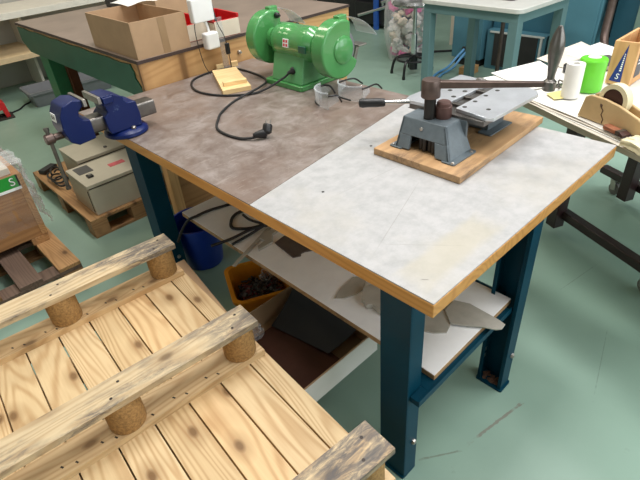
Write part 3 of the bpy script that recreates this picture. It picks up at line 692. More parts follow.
b = NB(); cyl(b, (0.70, 0.590, 0.995), (0.632, 0.672, 0.995), 0.0075, 16); rod = mesh_obj('clamp_rod', b, M['chrome'], pr)
b = NB(); dd = Vector((-0.638, 0.77, 0)).normalized(); lathe(b, [(0.012, 0), (0.015, 0.006), (0.016, 0.03), (0.0155, 0.06), (0.017, 0.082), (0.014, 0.094), (0.0, 0.098)], (0.634, 0.669, 0.995), dd, 20); mesh_obj('grip', b, M['black'], rod)
b = NB(); lathe(b, [(0.014, 0), (0.014, 0.010), (0.010, 0.016), (0.0, 0.018)], (0.985, 0.50, 1.003), (0, 0, 1), 20); mesh_obj('stop_knob', b, M['steel'], pr)

# ------------------------------------------------------------------ things on the lower shelf
ZS = 0.4605
def flat(name, pts, z, th, mat, label, cat, group=None, bevel=0.0006):
    b = NB(); prism(b, pts, z, z + th); return solo(name, b, mat, label, cat, group, bevel=bevel)
b = NB(); tube(b, smooth_path([(0.42, 1.30, ZS + .008), (0.272, 1.350, ZS + .008), (0.2, 1.372, ZS + .008), (0.135, 1.372, ZS + .010), (0.098, 1.385, ZS + .001), (0.068, 1.408, ZS - .045), (0.04, 1.43, ZS - .11)], 8), 0.0065, 10)
solo('power_cord', b, M['rubber'], 'thick black cord hanging over the left end of the lower shelf', 'cord')
b = NB(); tube(b, smooth_path([(0.33, 1.235, ZS + .009), (0.272, 1.244, ZS + .009), (0.225, 1.22, ZS + .009), (0.187, 1.165, ZS + .009), (0.21, 1.118, ZS + .011), (0.257, 1.085, ZS + .009), (0.33, 1.07, ZS + .009)], 8), 0.0072, 10)
solo('looped_cable', b, M['rubber'], 'black cable bent into a loop at the back of the lower shelf', 'cable')
b = NB(); tube(b, smooth_path([(0.285, 1.045, ZS + .026), (0.209, 1.069, ZS + .024), (0.131, 1.093, ZS + .011), (0.046, 1.118, ZS + .009)], 8), 0.0065, 10); tube(b, smooth_path([(0.285, 1.045, ZS + .026), (0.186, 1.058, ZS + .010), (0.112, 1.060, ZS + .008)], 6), 0.006, 10); tube(b, smooth_path([(0.27, 1.19, ZS + .024), (0.262, 1.12, ZS + .028), (0.285, 1.045, ZS + .026)], 6), 0.006, 10)
bmesh.ops.create_icosphere(b, subdivisions=2, radius=0.013, matrix=Matrix.Translation((0.285, 1.045, ZS + .026)))
solo('forked_cable', b, M['rubber'], 'forked black cable reaching over the front edge of the lower shelf', 'cable')
cp = thing('caliper', 'grey steel caliper with its beam sticking out over the lower shelf front', 'caliper', (0.16, 0.92, ZS))
b = NB(); beam(b, (0.03, 0.938, ZS + .004), (0.33, 1.052, ZS + .004), 0.017, 0.004); mesh_obj('beam', b, M['zinc'], cp, bevel=0.0006)
b = NB(); prism(b, [(0.215, 1.005), (0.27, 1.028), (0.315, 0.99), (0.27, 0.985), (0.232, 0.94), (0.160, 0.943), (0.175, 0.965), (0.218, 0.972)], ZS + .0005, ZS + .011); mesh_obj('sliding_jaw', b, M['zinc'], cp, bevel=0.0006)
flat('metal_plate', [(0.24, 0.935), (0.31, 0.945), (0.40, 0.86), (0.34, 0.75), (0.282, 0.792), (0.262, 0.796), (0.252, 0.784), (0.222, 0.800)], ZS, 0.005, M['dark_plate'], 'dark grey notched plate lying on the lower shelf', 'plate')
flat('sheet_offcut', [(0.16, 0.506), (0.205, 0.525), (0.29, 0.535), (0.33, 0.50), (0.265, 0.464), (0.233, 0.463), (0.18, 0.480)], ZS, 0.004, M['zinc'], 'pointed grey metal offcut on the shelf, left of the near leg', 'offcut', 'grey metal offcuts on the lower shelf')
flat('metal_bracket', [(0.255, 0.455), (0.33, 0.43), (0.34, 0.30), (0.25, 0.29), (0.203, 0.33), (0.212, 0.372), (0.196, 0.385), (0.213, 0.425)], ZS, 0.022, M['zinc'], 'thick grey bracket partly hidden behind the near leg', 'bracket')
flat('sheet_offcut', [(0.235, 0.27), (0.236, 0.185), (0.252, 0.150), (0.281, 0.120), (0.318, 0.130), (0.350, 0.148), (0.400, 0.134), (0.425, 0.178), (0.36, 0.26)], ZS, 0.005, M['zinc'], 'curved grey metal offcut beside the near leg at the right shelf end', 'offcut', 'grey metal offcuts on the lower shelf')
flat('sheet_offcut', [(0.318, 0.131), (0.345, 0.085), (0.375, 0.043), (0.39, 0.01), (0.405, -0.002), (0.429, 0.0), (0.435, 0.026), (0.440, 0.135), (0.42, 0.185), (0.36, 0.18)], ZS + .0052, 0.005, M['zinc'], 'long grey metal offcut poking out over the right shelf end', 'offcut', 'grey metal offcuts on the lower shelf')

for o in list(C.objects):
    if o.parent is None and o.name.split('.')[0] in ('power_cord', 'looped_cable', 'forked_cable', 'caliper', 'metal_plate', 'sheet_offcut', 'metal_bracket'):
        o.location += Vector((0.008, 0.006, -0.011))

# ------------------------------------------------------------------ under the bench
bk = thing('bucket', 'blue plastic bucket on the floor behind the left bench leg', 'bucket', (0.262, 1.655, 0))
b = NB(); lathe(b, [(0.0, 0.0), (0.098, 0.0), (0.102, 0.006), (0.132, 0.255), (0.138, 0.256), (0.138, 0.268), (0.128, 0.268), (0.098, 0.012), (0.0, 0.012)], (0.262, 1.655, 0), (0, 0, 1), 40, cap=False); mesh_obj('pail', b, M['bucket'], bk)

oe, of_ = Vector((0.905, -0.425, 0)), Vector((0.425, 0.905, 0))
ob_ = thing('waste_bin', 'orange plastic bin of metal scraps under the shelf', 'bin', (0.218, 1.066, 0), math.atan2(-0.425, 0.905))
b = NB()
def ring(hx, hy, r, z): return [(x, y, z) for x, y in rounded(-hx, hx, -hy, hy, r, 6)]
rings = [ring(0.10, 0.10, 0.03, 0.0), ring(0.122, 0.122, 0.035, 0.19), ring(0.134, 0.134, 0.04, 0.19), ring(0.134, 0.134, 0.04, 0.204), ring(0.117, 0.117, 0.033, 0.204), ring(0.095, 0.095, 0.028, 0.008)]
VR = [[b.verts.new(p) for p in r] for r in rings]
for A, B in zip(VR, VR[1:]):
    for k in range(len(A)): b.faces.new((A[k], A[(k + 1) % len(A)], B[(k + 1) % len(A)], B[k]))
b.faces.new(VR[0]); b.faces.new(VR[-1]); mesh_obj('bin_shell', b, M['orange'], ob_, False)
b = NB(); rnd = random.Random(3)
for k in range(330):
    x, y = rnd.uniform(-0.088, 0.088), rnd.uniform(-0.088, 0.088); z = 0.125 + rnd.uniform(-0.015, 0.03)
    R = Matrix.Rotation(rnd.uniform(0, 6), 3, 'Z') @ Matrix.Rotation(rnd.uniform(-0.8, 0.8), 3, 'X') @ Matrix.Rotation(rnd.uniform(-.8, .8), 3, 'Y')
    obox(b, (x, y, z), (rnd.uniform(0.008, 0.045), rnd.uniform(0.006, 0.016), rnd.uniform(0.002, 0.008)), R, 0 if rnd.random() < 0.66 else (1 if rnd.random() < 0.5 else 2))
box(b, -0.09, 0.09, -0.09, 0.09, 0.02, 0.125)
mm = root_matrix(ob_); b.transform(mm)
solo('metal_scraps', b, [M['scrap'], M['scrap_red'], M['dark_steel']], 'small mixed metal scraps filling the orange bin', 'scraps', None, 'stuff', smooth=0)
ob_.scale = (1.07, 1.07, 1.05)
b = NB(); bag_blob(b, mm @ Vector((0.05, 0.05, 0.185)), 0.034, 4.0, 0.5, 4, (1.1, 0.7, 0.8)); solo('plastic_bag', b, M['film'], 'crumpled clear plastic bag on the scraps in the orange bin', 'plastic bag')

def open_carton(name, label, x0, x1, y0, y1, z0, z1, mat, mat_in, loc, rz=0, t=0.005, group=None):
    r = thing(name, label, 'box', loc, rz, group)
    for nm, a in (('bottom', (x0, x1, y0, y1, z0, z0 + t)), ('side_panel', (x0, x0 + t, y0, y1, z0 + t, z1)), ('side_panel', (x1 - t, x1, y0, y1, z0 + t, z1)), ('end_panel', (x0 + t, x1 - t, y0, y0 + t, z0 + t, z1)), ('end_panel', (x0 + t, x1 - t, y1 - t, y1, z0 + t, z1))):
        b = NB(); box(b, *a); mesh_obj(nm, b, mat, r, False, 0.001)
    return r
cbx = open_carton('cardboard_box', 'open cardboard box holding black and brown sheets below the lower shelf', -0.20, 0.20, -0.225, 0.225, 0, 0.11, M['card'], M['card_in'], (0.100, 0.655, 0.14))
for xb, lab in ((-0.02, 'left timber batten on the floor under the open cardboard box'), (0.20, 'right timber batten on the floor under the open cardboard box')):
    b = NB(); box(b, xb - 0.035, xb + 0.035, 0.60, 0.86, 0.0, 0.1395); solo('timber_batten', b, M['old_wood'], lab, 'batten', 'battens under the cardboard box', bevel=0.003)
b = NB(); box(b, -0.20, 0.20, -0.2275, -0.2252, 0.003, 0.107); mesh_obj('white_facing', b, M['paper'], cbx, False)
b = NB()
def BS(p, q): 
    A = Vector((0.278, 0.86 - 0.385 * q, 0.285)); B = Vector((0.085 + 0.052 * q, 0.822 - 0.285 * q, 0.172))
    return A.lerp(B, p) + Vector((0.004, 0, -0.012)) * math.sin(PI * p)
sheet(b, BS, 10, 10, 0.004); solo('black_sheet', b, M['black_sheet'], 'matt black sheet leaning in the open cardboard box under the shelf', 'sheet')
b = NB()
def BS2(p, q): return Vector((0.16 - 0.24 * p, 0.83 - 0.35 * q, 0.158 - 0.003 * p + 0.006 * math.sin(5 * q)))
sheet(b, BS2, 8, 10, 0.004); solo('brown_sheet', b, M['brown_sheet'], 'dark brown sheet in front of the black sheet in the cardboard box', 'sheet')
b = NB(); bag_blob(b, (-0.03, 0.795, 0.235), 0.042, 9.0, 0.5, 4, (1.2, 0.9, 0.8)); solo('plastic_bag', b, M['film'], 'crumpled clear plastic bag by the corner of the cardboard box', 'plastic bag')

# ------------------------------------------------------------------ far workbench with green apron
fw = thing('wooden_workbench', 'old wooden workbench with green painted end apron behind the main bench', 'workbench', (1.1, 3.0, 0))
X0, X1, Y0, Y1 = 0.362, 1.93, 2.066, 4.03
b = NB(); box(b, X0, X1, Y0 - 0.004, Y1, 0.986, 1.0); mesh_obj('table_top', b, [M['lino']], fw, bevel=0.001)
b = NB(); box(b, X0 - 0.002, X1 + 0.002, Y0 - 0.0065, Y0 - 0.004, 0.984, 1.0005); box(b, X0 - 0.0025, X0, Y0 - 0.004, Y1, 0.984, 1.0005); box(b, X1, X1 + 0.0025, Y0 - 0.004, Y1, 0.984, 1.0005); mesh_obj('edge_strip', b, M['lino_edge'], fw)
b = NB(); box(b, X0 + 0.002, X1, Y0, Y0 + 0.03, 0.838, 0.985); mesh_obj('side_apron', b, M['table_wood'], fw, bevel=0.002)
b = NB(); box(b, X0 + 0.012, X0 + 0.04, Y0 + 0.03, Y1, 0.815, 0.985); mesh_obj('end_apron', b, M['table_wood'], fw, bevel=0.002)
b = NB()   # green painted face, paint ending raggedly near the corner
pts = [(Y1, 0.968)] + [(Y1 - (Y1 - 2.175) * k / 14.0, 0.966 + 0.004 * math.sin(k * 2.3)) for k in range(1, 15)] + [(2.165, 0.95), (2.150, 0.93), (2.155, 0.90), (2.125, 0.87), (2.10, 0.845), (2.075, 0.80), (Y1 - 0.12, 0.80), (Y1, 0.87)]
prism(b, pts, X0 + 0.003, X0 + 0.013, 0); g = mesh_obj('painted_face', b, M['old_green'], fw, smooth=0); g['label'] = 'dark green painted end face with chipped edge'
b = NB(); box(b, 0.43, 0.53, 3.80, 3.98, 0, 0.86); l1 = mesh_obj('leg', b, M['old_green_leg'], fw, bevel=0.004); l1['label'] = 'green painted leg'
b = NB(); box(b, 0.53, 0.60, 3.76, 3.96, 0, 0.86); l2 = mesh_obj('inner_leg', b, M['brown_leg'], fw, bevel=0.004)
b = NB(); box(b, 1.84, 1.925, 2.10, 2.18, 0, 0.985); mesh_obj('leg', b, M['table_wood'], fw, bevel=0.004)
b = NB(); box(b, 1.84, 1.925, 3.86, 3.94, 0, 0.985); mesh_obj('leg', b, M['table_wood'], fw, bevel=0.004)
b = NB(); box(b, 0.375, 0.435, 2.10, 2.165, 0, 0.84); mesh_obj('leg', b, M['crate'], fw, bevel=0.004)
b = NB(); box(b, 0.435, 1.80, 2.125, 2.145, 0.02, 0.84); mesh_obj('cabinet_panel', b, M['ply'], fw, bevel=0.002)
b = NB(); lathe(b, [(0.011, 0), (0.011, 0.012), (0.006, 0.016), (0.006, 0.024)], (0.985, Y0, 0.905), (0, -1, 0), 12); mesh_obj('bolt', b, M['bolt'], fw)
b = NB(); lathe(b, [(0.013, 0), (0.013, 0.012), (0.007, 0.016), (0.007, 0.022)], (1.45, Y0, 0.965), (0, -1, 0), 12); mesh_obj('knob', b, M['black'], fw)

cb1 = open_carton('cardboard_box', 'open brown cardboard box on the near corner of the green trimmed workbench', 0, 0.31, 0, 0.56, 0, 0.178, M['card'], M['card_in'], (0.378, 2.078, 1.0), -0.02)
b = NB(); box(b, 0.15, 0.19, -0.0012, 0.0, 0.0, 0.176); mesh_obj('packing_tape', b, M['tape'], cb1, False)
b = NB()
def WP(p, q): return Vector((0.60 + 0.19 * p, 2.53 + 0.24 * q, 1.1815 + 0.012 * math.sin(3 * p) ** 2 + 0.02 * q * (1 - q)))
sheet(b, WP, 8, 6, 0.001); solo('paper_sheet', b, M['paper'], 'white paper sheet lying across the open cardboard box on the far bench', 'paper')

def bin_box(loc, rz, label):
    r = thing('storage_bin', label, 'storage bin', loc, rz, 'red storage bins on the far bench')
    w, d, h = 0.155, 0.26, 0.11
    b = NB()
    quadbox(b, [(0, 0, 0.0005), (w, 0, 0.0005), (w, d, 0.0005), (0, d, 0.0005), (0, 0, 0.008), (w, 0, 0.008), (w, d, 0.008), (0, d, 0.008)])
    for (xa, xb, ya, yb, za) in ((0, 0.006, 0, d, h), (w - 0.006, w, 0, d, h), (0.006, w - 0.006, d - 0.006, d, h), (0.006, w - 0.006, 0, 0.006, h - 0.02)): box(b, xa, xb, ya, yb, 0.008, za)
    box(b, -0.006, 0.0, 0, d, h - 0.02, h); box(b, w, w + 0.006, 0, d, h - 0.02, h); box(b, 0, w, d, d + 0.006, h - 0.02, h)
    mesh_obj('red_shell', b, M['red'], r, False, 0.0015)
    b = NB(); box(b, 0.0, w, -0.004, -0.0005, 0.004, h - 0.022); box(b, -0.004, -0.0005, 0.002, d - 0.002, 0.004, h - 0.03); mesh_obj('card_label', b, M['cream'], r, False)
    return r
bin_box((0.865, 2.085, 1.0), -0.1, 'red storage bin with a pale card front, right of the hanging white adapter')
bin_box((0.700, 2.16, 1.0), -0.05, 'red storage bin behind the hanging adapter, beside the cardboard box')
for k in range(2):
    b = NB(); tube(b, smooth_path([(0.91 + 0.03 * k, 2.16, 1.018), (0.93 + 0.03 * k, 2.22, 1.09), (0.955 + 0.035 * k, 2.28, 1.155)], 5), [0.006] * 3 + [0.008] * 8, 10)
    solo('marker_pen', b, M['black'], ['black stick leaning on the left in the right red bin', 'black stick leaning on the right in the right red bin'][k], 'stick', 'black sticks in the red bin')
b = NB(); box(b, 1.03, 1.20, 3.55, 3.9, 1.0005, 1.1); box(b, 1.06, 1.17, 3.7, 3.75, 1.1, 1.13); solo('tool_case', b, M['black'], 'black tool case at the back of the green trimmed workbench', 'case', bevel=0.006)
b = NB(); box(b, 0.98, 1.24, 2.95, 3.2, 1.0005, 1.13); solo('small_carton', b, M['card'], 'closed brown carton behind the red bins', 'box', bevel=0.002)

# hanging power outlet
hp = thing('hanging_outlet', 'white hanging power outlet with adapter dangling above the far bench edge', 'power outlet', (0.80, 2.03, 1.0))
hx, hy = 0.780, 2.038
b = NB(); prism(b, rounded(hx - 0.075, hx + 0.055, hy - 0.022, hy + 0.022, 0.008), 1.115, 1.23); mesh_obj('socket_block', b, M['white_pl'], hp, bevel=0.006)
b = NB(); tube(b, [(hx, hy, 1.22), (hx - 0.005, hy, 1.8), (hx, hy, 4.4)], 0.006, 10); mesh_obj('ceiling_cord', b, M['white_pl'], hp)
b = NB(); tube(b, smooth_path([(hx + 0.0, hy, 1.118), (hx + 0.008, hy - 0.004, 1.09), (hx + 0.012, hy - 0.006, 1.055)], 5), [0.011, 0.010, 0.009, 0.008, 0.0075, 0.007, 0.007, 0.007, 0.007, 0.008, 0.009], 10); mesh_obj('strain_relief', b, M['white_pl'], hp)
b = NB(); prism(b, rounded(hx - 0.034, hx + 0.048, hy - 0.045, hy + 0.012, 0.014), 0.975, 1.06); mesh_obj('adapter', b, M['white_pl'], hp, bevel=0.010, seg=3)
b = NB(); tube(b, smooth_path([(hx + 0.055, hy, 1.16), (hx + 0.066, hy - 0.025, 1.08), (hx + 0.082, hy - 0.04, 1.02), (hx + 0.088, hy - 0.045, 0.93), (hx + 0.088, hy - 0.05, 0.853)], 6), 0.0022, 8); lead = mesh_obj('thin_lead', b, M['black'], hp)
b = NB(); prism(b, rounded(hx + 0.074, hx + 0.100, hy - 0.052, hy - 0.034, 0.007), 0.93, 0.99); mesh_obj('inline_switch', b, M['black'], lead, bevel=0.004)
b = NB(); tube(b, smooth_path([(hx - 0.052, hy, 1.16), (hx - 0.075, hy - 0.01, 1.08), (hx - 0.072, hy - 0.012, 0.98), (hx - 0.066, hy - 0.025, 0.90), (hx - 0.05, hy - 0.04, 0.853)], 6), 0.0022, 8); mesh_obj('thin_lead', b, M['black'], hp)

# ------------------------------------------------------------------ back left: shelving, tray, red stand
su = thing('shelving_unit', 'long low white shelving along the back wall', 'shelving', (0.6, 6.1, 0))
b = NB(); box(b, -1.2, 3.0, 5.68, 6.45, 0.80, 0.862); mesh_obj('upper_shelf', b, M['shelf_white'], su, bevel=0.003)
b = NB(); box(b, -1.2, 3.0, 5.68, 6.45, 0.40, 0.455); mesh_obj('lower_shelf', b, M['shelf_beige'], su, bevel=0.003)
b = NB(); box(b, -1.2, 3.0, 6.45, 6.47, 0, 0.80); mesh_obj('back_panel', b, M['wall'], su)
for x in (-1.2, 0.9, 2.97):
    b = NB(); box(b, x, x + 0.03, 6.05, 6.45, 0, 0.80); mesh_obj('divider', b, M['shelf_white'], su, bevel=0.002)
b = NB(); box(b, 0.50, 0.62, 5.7, 5.95, 0.862, 0.92); solo('dark_case', b, M['black'], 'small black case on the white shelving at the far left', 'case', bevel=0.004)
b = NB(); box(b, 1.45, 1.75, 5.7, 5.95, 0.862, 0.95); solo('dark_case', b, M['black'], 'black case on the white shelving behind the far bench', 'case', bevel=0.004)
tr = thing('plastic_tray', 'long grey plastic tray on the floor below the shelving', 'tray', (0.98, 5.42, 0), -0.06)
b = NB()
rings = [ring(0.40, 0.15, 0.03, 0.0), ring(0.43, 0.18, 0.03, 0.135), ring(0.45, 0.20, 0.035, 0.135), ring(0.45, 0.20, 0.035, 0.16), ring(0.425, 0.175, 0.03, 0.16), ring(0.395, 0.145, 0.03, 0.01)]
VR = [[b.verts.new(p) for p in r] for r in rings]
for A, B in zip(VR, VR[1:]):
    for k in range(len(A)): b.faces.new((A[k], A[(k + 1) % len(A)], B[(k + 1) % len(A)], B[k]))
b.faces.new(VR[0]); b.faces.new(VR[-1]); mesh_obj('tray_shell', b, M['grey_pl'], tr, False)
rs = thing('red_stand', 'small red floor stand at the left edge below the shelving', 'stand', (0.16, 5.32, 0), -0.1)
b = NB(); prism(b, [(-0.14, 0.012), (-0.10, 0.012), (-0.09, 0.09), (0.09, 0.09), (0.10, 0.012), (0.14, 0.012), (0.13, 0.15), (0.10, 0.17), (-0.10, 0.17), (-0.13, 0.15)], -0.08, 0.08, 1); mesh_obj('arch', b, M['red'], rs, False, 0.004)
b = NB(); box(b, -0.16, 0.17, -0.11, 0.10, 0, 0.012); mesh_obj('base_plate', b, M['seam'], rs, False)
b = NB(); tube(b, smooth_path([(0.32, 5.36, 0.008), (0.42, 5.40, 0.008), (0.5, 5.5, 0.008), (0.62, 5.62, 0.008), (0.7, 6.0, 0.008)], 6), 0.008, 8); solo('floor_cable', b, M['rubber'], 'black cable on the floor between the red stand and the grey tray', 'cable')

# ------------------------------------------------------------------ control boxes on a pallet
def ground_pallet(label, x0, x1, y0, y1, along, nb, mats, group, top=0.125):
    t = thing('transport_pallet', label, 'pallet', ((x0 + x1) / 2, (y0 + y1) / 2, 0), 0, group)
    n = nb
    if along == 'sheet':
        b = NB(); box(b, x0, x1, y0, y1, top - 0.018, top); mesh_obj('deck', b, mats[0], t, bevel=0.002)
    else:
        w = (x1 - x0) / (n + (n - 1) * 0.75); g_ = w * 0.75
        for k in range(n):
            b = NB(); a = x1 - k * (w + g_); box(b, a - w, a, y0, y1, top - 0.02, top)
            mesh_obj('deck_board', b, mats[k % 2], t, bevel=0.002)
    for y in (y0, (y0 + y1) / 2 - 0.05, y1 - 0.1):
        if along != 'sheet':
            b = NB(); box(b, x0, x1, y, y + 0.1, top - 0.042, top - 0.02); mesh_obj('stringer', b, M['dark_wood'], t, bevel=0.002)
        b = NB(); box(b, x0, x1, y, y + 0.1, 0, 0.018); mesh_obj('skid', b, M['old_wood_x'], t, bevel=0.002)
        for x in (x0, (x0 + x1) / 2 - 0.05, x1 - 0.1):
            b = NB(); box(b, x, x + 0.1, y, y + 0.1, 0.018, top - (0.018 if along == 'sheet' else 0.042)); mesh_obj('block', b, M['old_wood_x'], t, bevel=0.002)
    return t
ground_pallet('low wooden pallet on the floor under the two grey steel enclosures', -0.065, 0.55, 2.355, 3.38, 'sheet', 0, [M['old_wood']], None)
def enclosure(label, x0, x1, y0, y1, z0, z1, front):
    t = thing('control_box', label, 'control box', ((x0 + x1) / 2, (y0 + y1) / 2, z0), 0, 'grey steel enclosures on the pallet')
    b = NB(); box(b, x0, x1, y0, y1, z0 + 0.0005, z1 - 0.03); mesh_obj('case', b, M['cab_grey'], t, bevel=0.004)
    b = NB(); box(b, x0 + 0.006, x1 - 0.006, y0 + 0.006, y1 - 0.006, z1 - 0.03, z1 - 0.022); mesh_obj('gasket', b, M['seam'], t)
    b = NB(); box(b, x0 - 0.004, x1 + 0.004, y0 - 0.004, y1 + 0.004, z1 - 0.022, z1); lid = mesh_obj('lid', b, M['cab_grey'], t, bevel=0.003)
    if front:
        b = NB(); obox(b, (x0 + 0.075, y1 - 0.085, z1 + 0.001), (0.09, 0.115, 0.003)); mesh_obj('type_plate', b, M['label_dark'], lid)
        b = NB(); box(b, x0 + 0.05, x0 + 0.085, y0 + 0.09, y0 + 0.13, z1, z1 + 0.012); lk = mesh_obj('latch', b, M['black'], lid, bevel=0.002)
        b = NB(); lathe(b, [(0.011, 0), (0.011, 0.006), (0, 0.007)], (x0 + 0.068, y0 + 0.11, z1 + 0.012), (0, 0, 1), 12); mesh_obj('latch_screw', b, M['bolt'], lk)
        b = NB(); obox(b, (x0 + 0.26, y0 + 0.16, z1 + 0.001), (0.10, 0.05, 0.002)); mesh_obj('warning_label', b, M['label_red'], lid)
        b = NB(); box(b, x0 - 0.0035, x0 - 0.0, y0 + 0.02, y0 + 0.022, z0 + 0.02, z1 - 0.04); mesh_obj('panel_seam', b, M['seam'], t)
    else:
        b = NB(); lathe(b, [(0.012, 0), (0.012, 0.008), (0, 0.01)], (x0 + 0.22, y0 + 0.06, z1), (0, 0, 1), 12); mesh_obj('lock', b, M['label_dark'], lid)
enclosure('grey steel control box with dark plate and red label, nearest on the pallet', -0.004, 0.46, 2.383, 2.705, 0.125, 0.328, True)
enclosure('grey steel control box behind the labelled one on the pallet', 0.10, 0.53, 2.79, 3.10, 0.125, 0.328, False)
pm = thing('cable_remote', 'dark hand remote with coiled leads beside the control boxes', 'remote', (0.03, 3.15, 0.125))
b = NB(); beam(b, (-0.03, 3.27, 0.142), (0.08, 3.33, 0.142), 0.06, 0.03); mesh_obj('remote_body', b, M['black'], pm, bevel=0.006)
for s, c in ((0, 'rubber'), (1, 'rubber'), (2, 'black')):
    b = NB(); tube(b, smooth_path([(0.02 + 0.055 * math.cos(a * 0.9 + s) * (1 - 0.04 * a), 3.0 + s * 0.05 + 0.10 * math.sin(a + s), 0.137 + 0.01 * s + 0.012 * a / 3) for a in [k * 0.7 for k in range(12)]], 5), 0.006, 8); mesh_obj('lead', b, M[c], pm)
b = NB(); lathe(b, [(0.028, 0), (0.028, 0.02), (0.022, 0.035), (0, 0.036)], (0.045, 2.80, 0.126), (0, 0, 1), 20); mesh_obj('connector', b, M['bolt'], pm)

# ------------------------------------------------------------------ left pallet with wrapped crate
ground_pallet('worn pallet of dark and light planks at the left edge of the photo', -1.16, -0.272, 1.985, 2.95, 'boards', 5, [M['old_wood'], M['dark_wood']], None, 0.142)
cr = thing('wrapped_crate', 'brown plywood crate with green label wrapped in clear film on the worn pallet', 'crate', (-0.72, 2.62, 0.142))
b = NB(); box(b, -1.12, -0.332, 2.325, 2.98, 0.185, 0.565); mesh_obj('crate_body', b, M['ply'], cr, bevel=0.004)
for x in (-1.08, -0.8, -0.424):
    b = NB(); box(b, x, x + 0.09, 2.325, 2.98, 0.142, 0.185); mesh_obj('bearer', b, M['old_wood'], cr, bevel=0.003)
b = NB(); box(b, -0.362, -0.330, 2.3215, 2.3255, 0.19, 0.56); mesh_obj('corner_batten', b, M['old_wood'], cr, bevel=0.001)
b = NB(); box(b, -1.1, -0.37, 2.34, 2.97, 0.565, 0.60); mesh_obj('paper_cover', b, M['paper2'], cr, bevel=0.003)
q = NB(); box(q, -1.1, -0.352, 2.3215, 2.3248, 0.495, 0.56); lb = mesh_obj('label_band', q, M['label_green'], cr, smooth=0); lb['label'] = 'green band with a white letter'
q = NB(); box(q, -1.1, -0.352, 2.3212, 2.3248, 0.481, 0.496); mesh_obj('white_border', q, M['label_white'], lb, smooth=0)
q = text_mesh('S', 0.06, axes((-0.385, 2.3205, 0.528), (1, 0, 0), (0, 0, 1))); mesh_obj('lettering', q, M['label_white'], lb, smooth=0)
b = NB()
def FM(p, q_):
    # film running over the top front edge and down the front, out to the right side
    s = q_ * 0.52
    x = -1.1 + 0.80 * p
    if s < 0.24: y, z = 2.56 - s, 0.612
    else: y, z = 2.308 - 0.02 * math.sin(6 * p), 0.60 - (s - 0.24) * 1.25
    k = noise.noise(Vector((p * 7, q_ * 9, 1.3))) + 0.6 * noise.noise(Vector((p * 19, q_ * 21, 4.1)))
    return Vector((x + 0.012 * k, y - 0.012 * abs(k), z + 0.014 * abs(k)))
sheet(b, FM, 48, 40); f1 = mesh_obj('wrap_film', b, M['film'], cr)
b = NB()
def FM2(p, q_):
    y = 2.315 + 0.65 * p; z = 0.60 - 0.36 * q_
    k = noise.noise(Vector((p * 9, q_ * 6, 7.3))) + 0.6 * noise.noise(Vector((p * 25, q_ * 17, 2.1)))
    return Vector((-0.305 + 0.02 * q_ + 0.024 * k, y, z))
sheet(b, FM2, 48, 24); mesh_obj('wrap_film', b, M['film'], cr)

cr.location.x += 0.03

# ------------------------------------------------------------------ right table with paper
d_, e_ = Vector((-0.42, -0.907, 0)), Vector((0.907, -0.42, 0)); K = Vector((1.476, 0.759, 0))
RZ = math.atan2(e_.y, e_.x)
def T(a, c, z): return K + d_ * a + e_ * c + Vector((0, 0, z))   # a along the long front edge, c across the depth
rt = thing('rolling_table', 'paper covered table on dark brown castor frame to the right of the workbench', 'table', tuple(T(0.7, 0.4, 0)), RZ)
def slab(a0, a1, c0, c1, z0, z1):
    b = NB(); quadbox(b, [T(a0, c0, z0), T(a1, c0, z0), T(a1, c1, z0), T(a0, c1, z0), T(a0, c0, z1), T(a1, c0, z1), T(a1, c1, z1), T(a0, c1, z1)]); return b
mesh_obj('table_top', slab(0.02, 1.5, 0.02, 1.2, 0.79, 0.818), M['paper2'], rt, bevel=0.002)
mesh_obj('post', slab(0.24, 0.305, 0.345, 0.41, 0.05, 0.79), M['table_brown'], rt, bevel=0.004)
mesh_obj('post', slab(0.19, 0.255, 0.88, 0.945, 0.05, 0.79), M['table_brown'], rt, bevel=0.004)
mesh_obj('post', slab(1.25, 1.315, 0.345, 0.41, 0.05, 0.79), M['table_brown'], rt, bevel=0.004)
mesh_obj('post', slab(1.25, 1.315, 0.88, 0.945, 0.05, 0.79), M['table_brown'], rt, bevel=0.004)
mesh_obj('base_rail', slab(0.15, 1.36, 0.385, 0.435, 0.10, 0.148), M['table_brown'], rt, bevel=0.006)
mesh_obj('base_rail', slab(-0.02, 1.36, 0.946, 0.996, 0.10, 0.145), M['table_brown'], rt, bevel=0.006)
mesh_obj('cross_rail', slab(1.315, 1.36, 0.436, 0.945, 0.10, 0.148), M['table_brown'], rt, bevel=0.006)
mesh_obj('top_rail', slab(0.31, 1.25, 0.355, 0.40, 0.74, 0.79), M['table_brown'], rt, bevel=0.004)
mesh_obj('top_rail', slab(0.26, 1.25, 0.89, 0.935, 0.74, 0.79), M['table_brown'], rt, bevel=0.004)
def castor(a, c, zt):
    b = NB(); p = T(a, c, 0); cyl(b, p + Vector((0, 0, zt - 0.008)), p + Vector((0, 0, zt)), 0.026, 20)
    q = p + d_ * 0.012
    for s in (-1, 1):
        beam(b, p + e_ * (0.017 * s) + Vector((0, 0, zt - 0.008)), q + e_ * (0.017 * s) + Vector((0, 0, 0.034)), 0.036, 0.003, e_)
    cs = mesh_obj('castor', b, M['bolt'], rt, bevel=0.001)
    b = NB(); lathe(b, [(0.012, -0.012), (0.030, -0.012), (0.037, -0.008), (0.037, 0.008), (0.030, 0.012), (0.012, 0.012)], q + Vector((0, 0, 0.0375)), e_, 28); mesh_obj('wheel', b, M['castor_grey'], cs)
castor(0.828, 0.41, 0.10); castor(0.085, 0.971, 0.10); castor(1.33, 0.41, 0.10); castor(1.33, 0.971, 0.10)

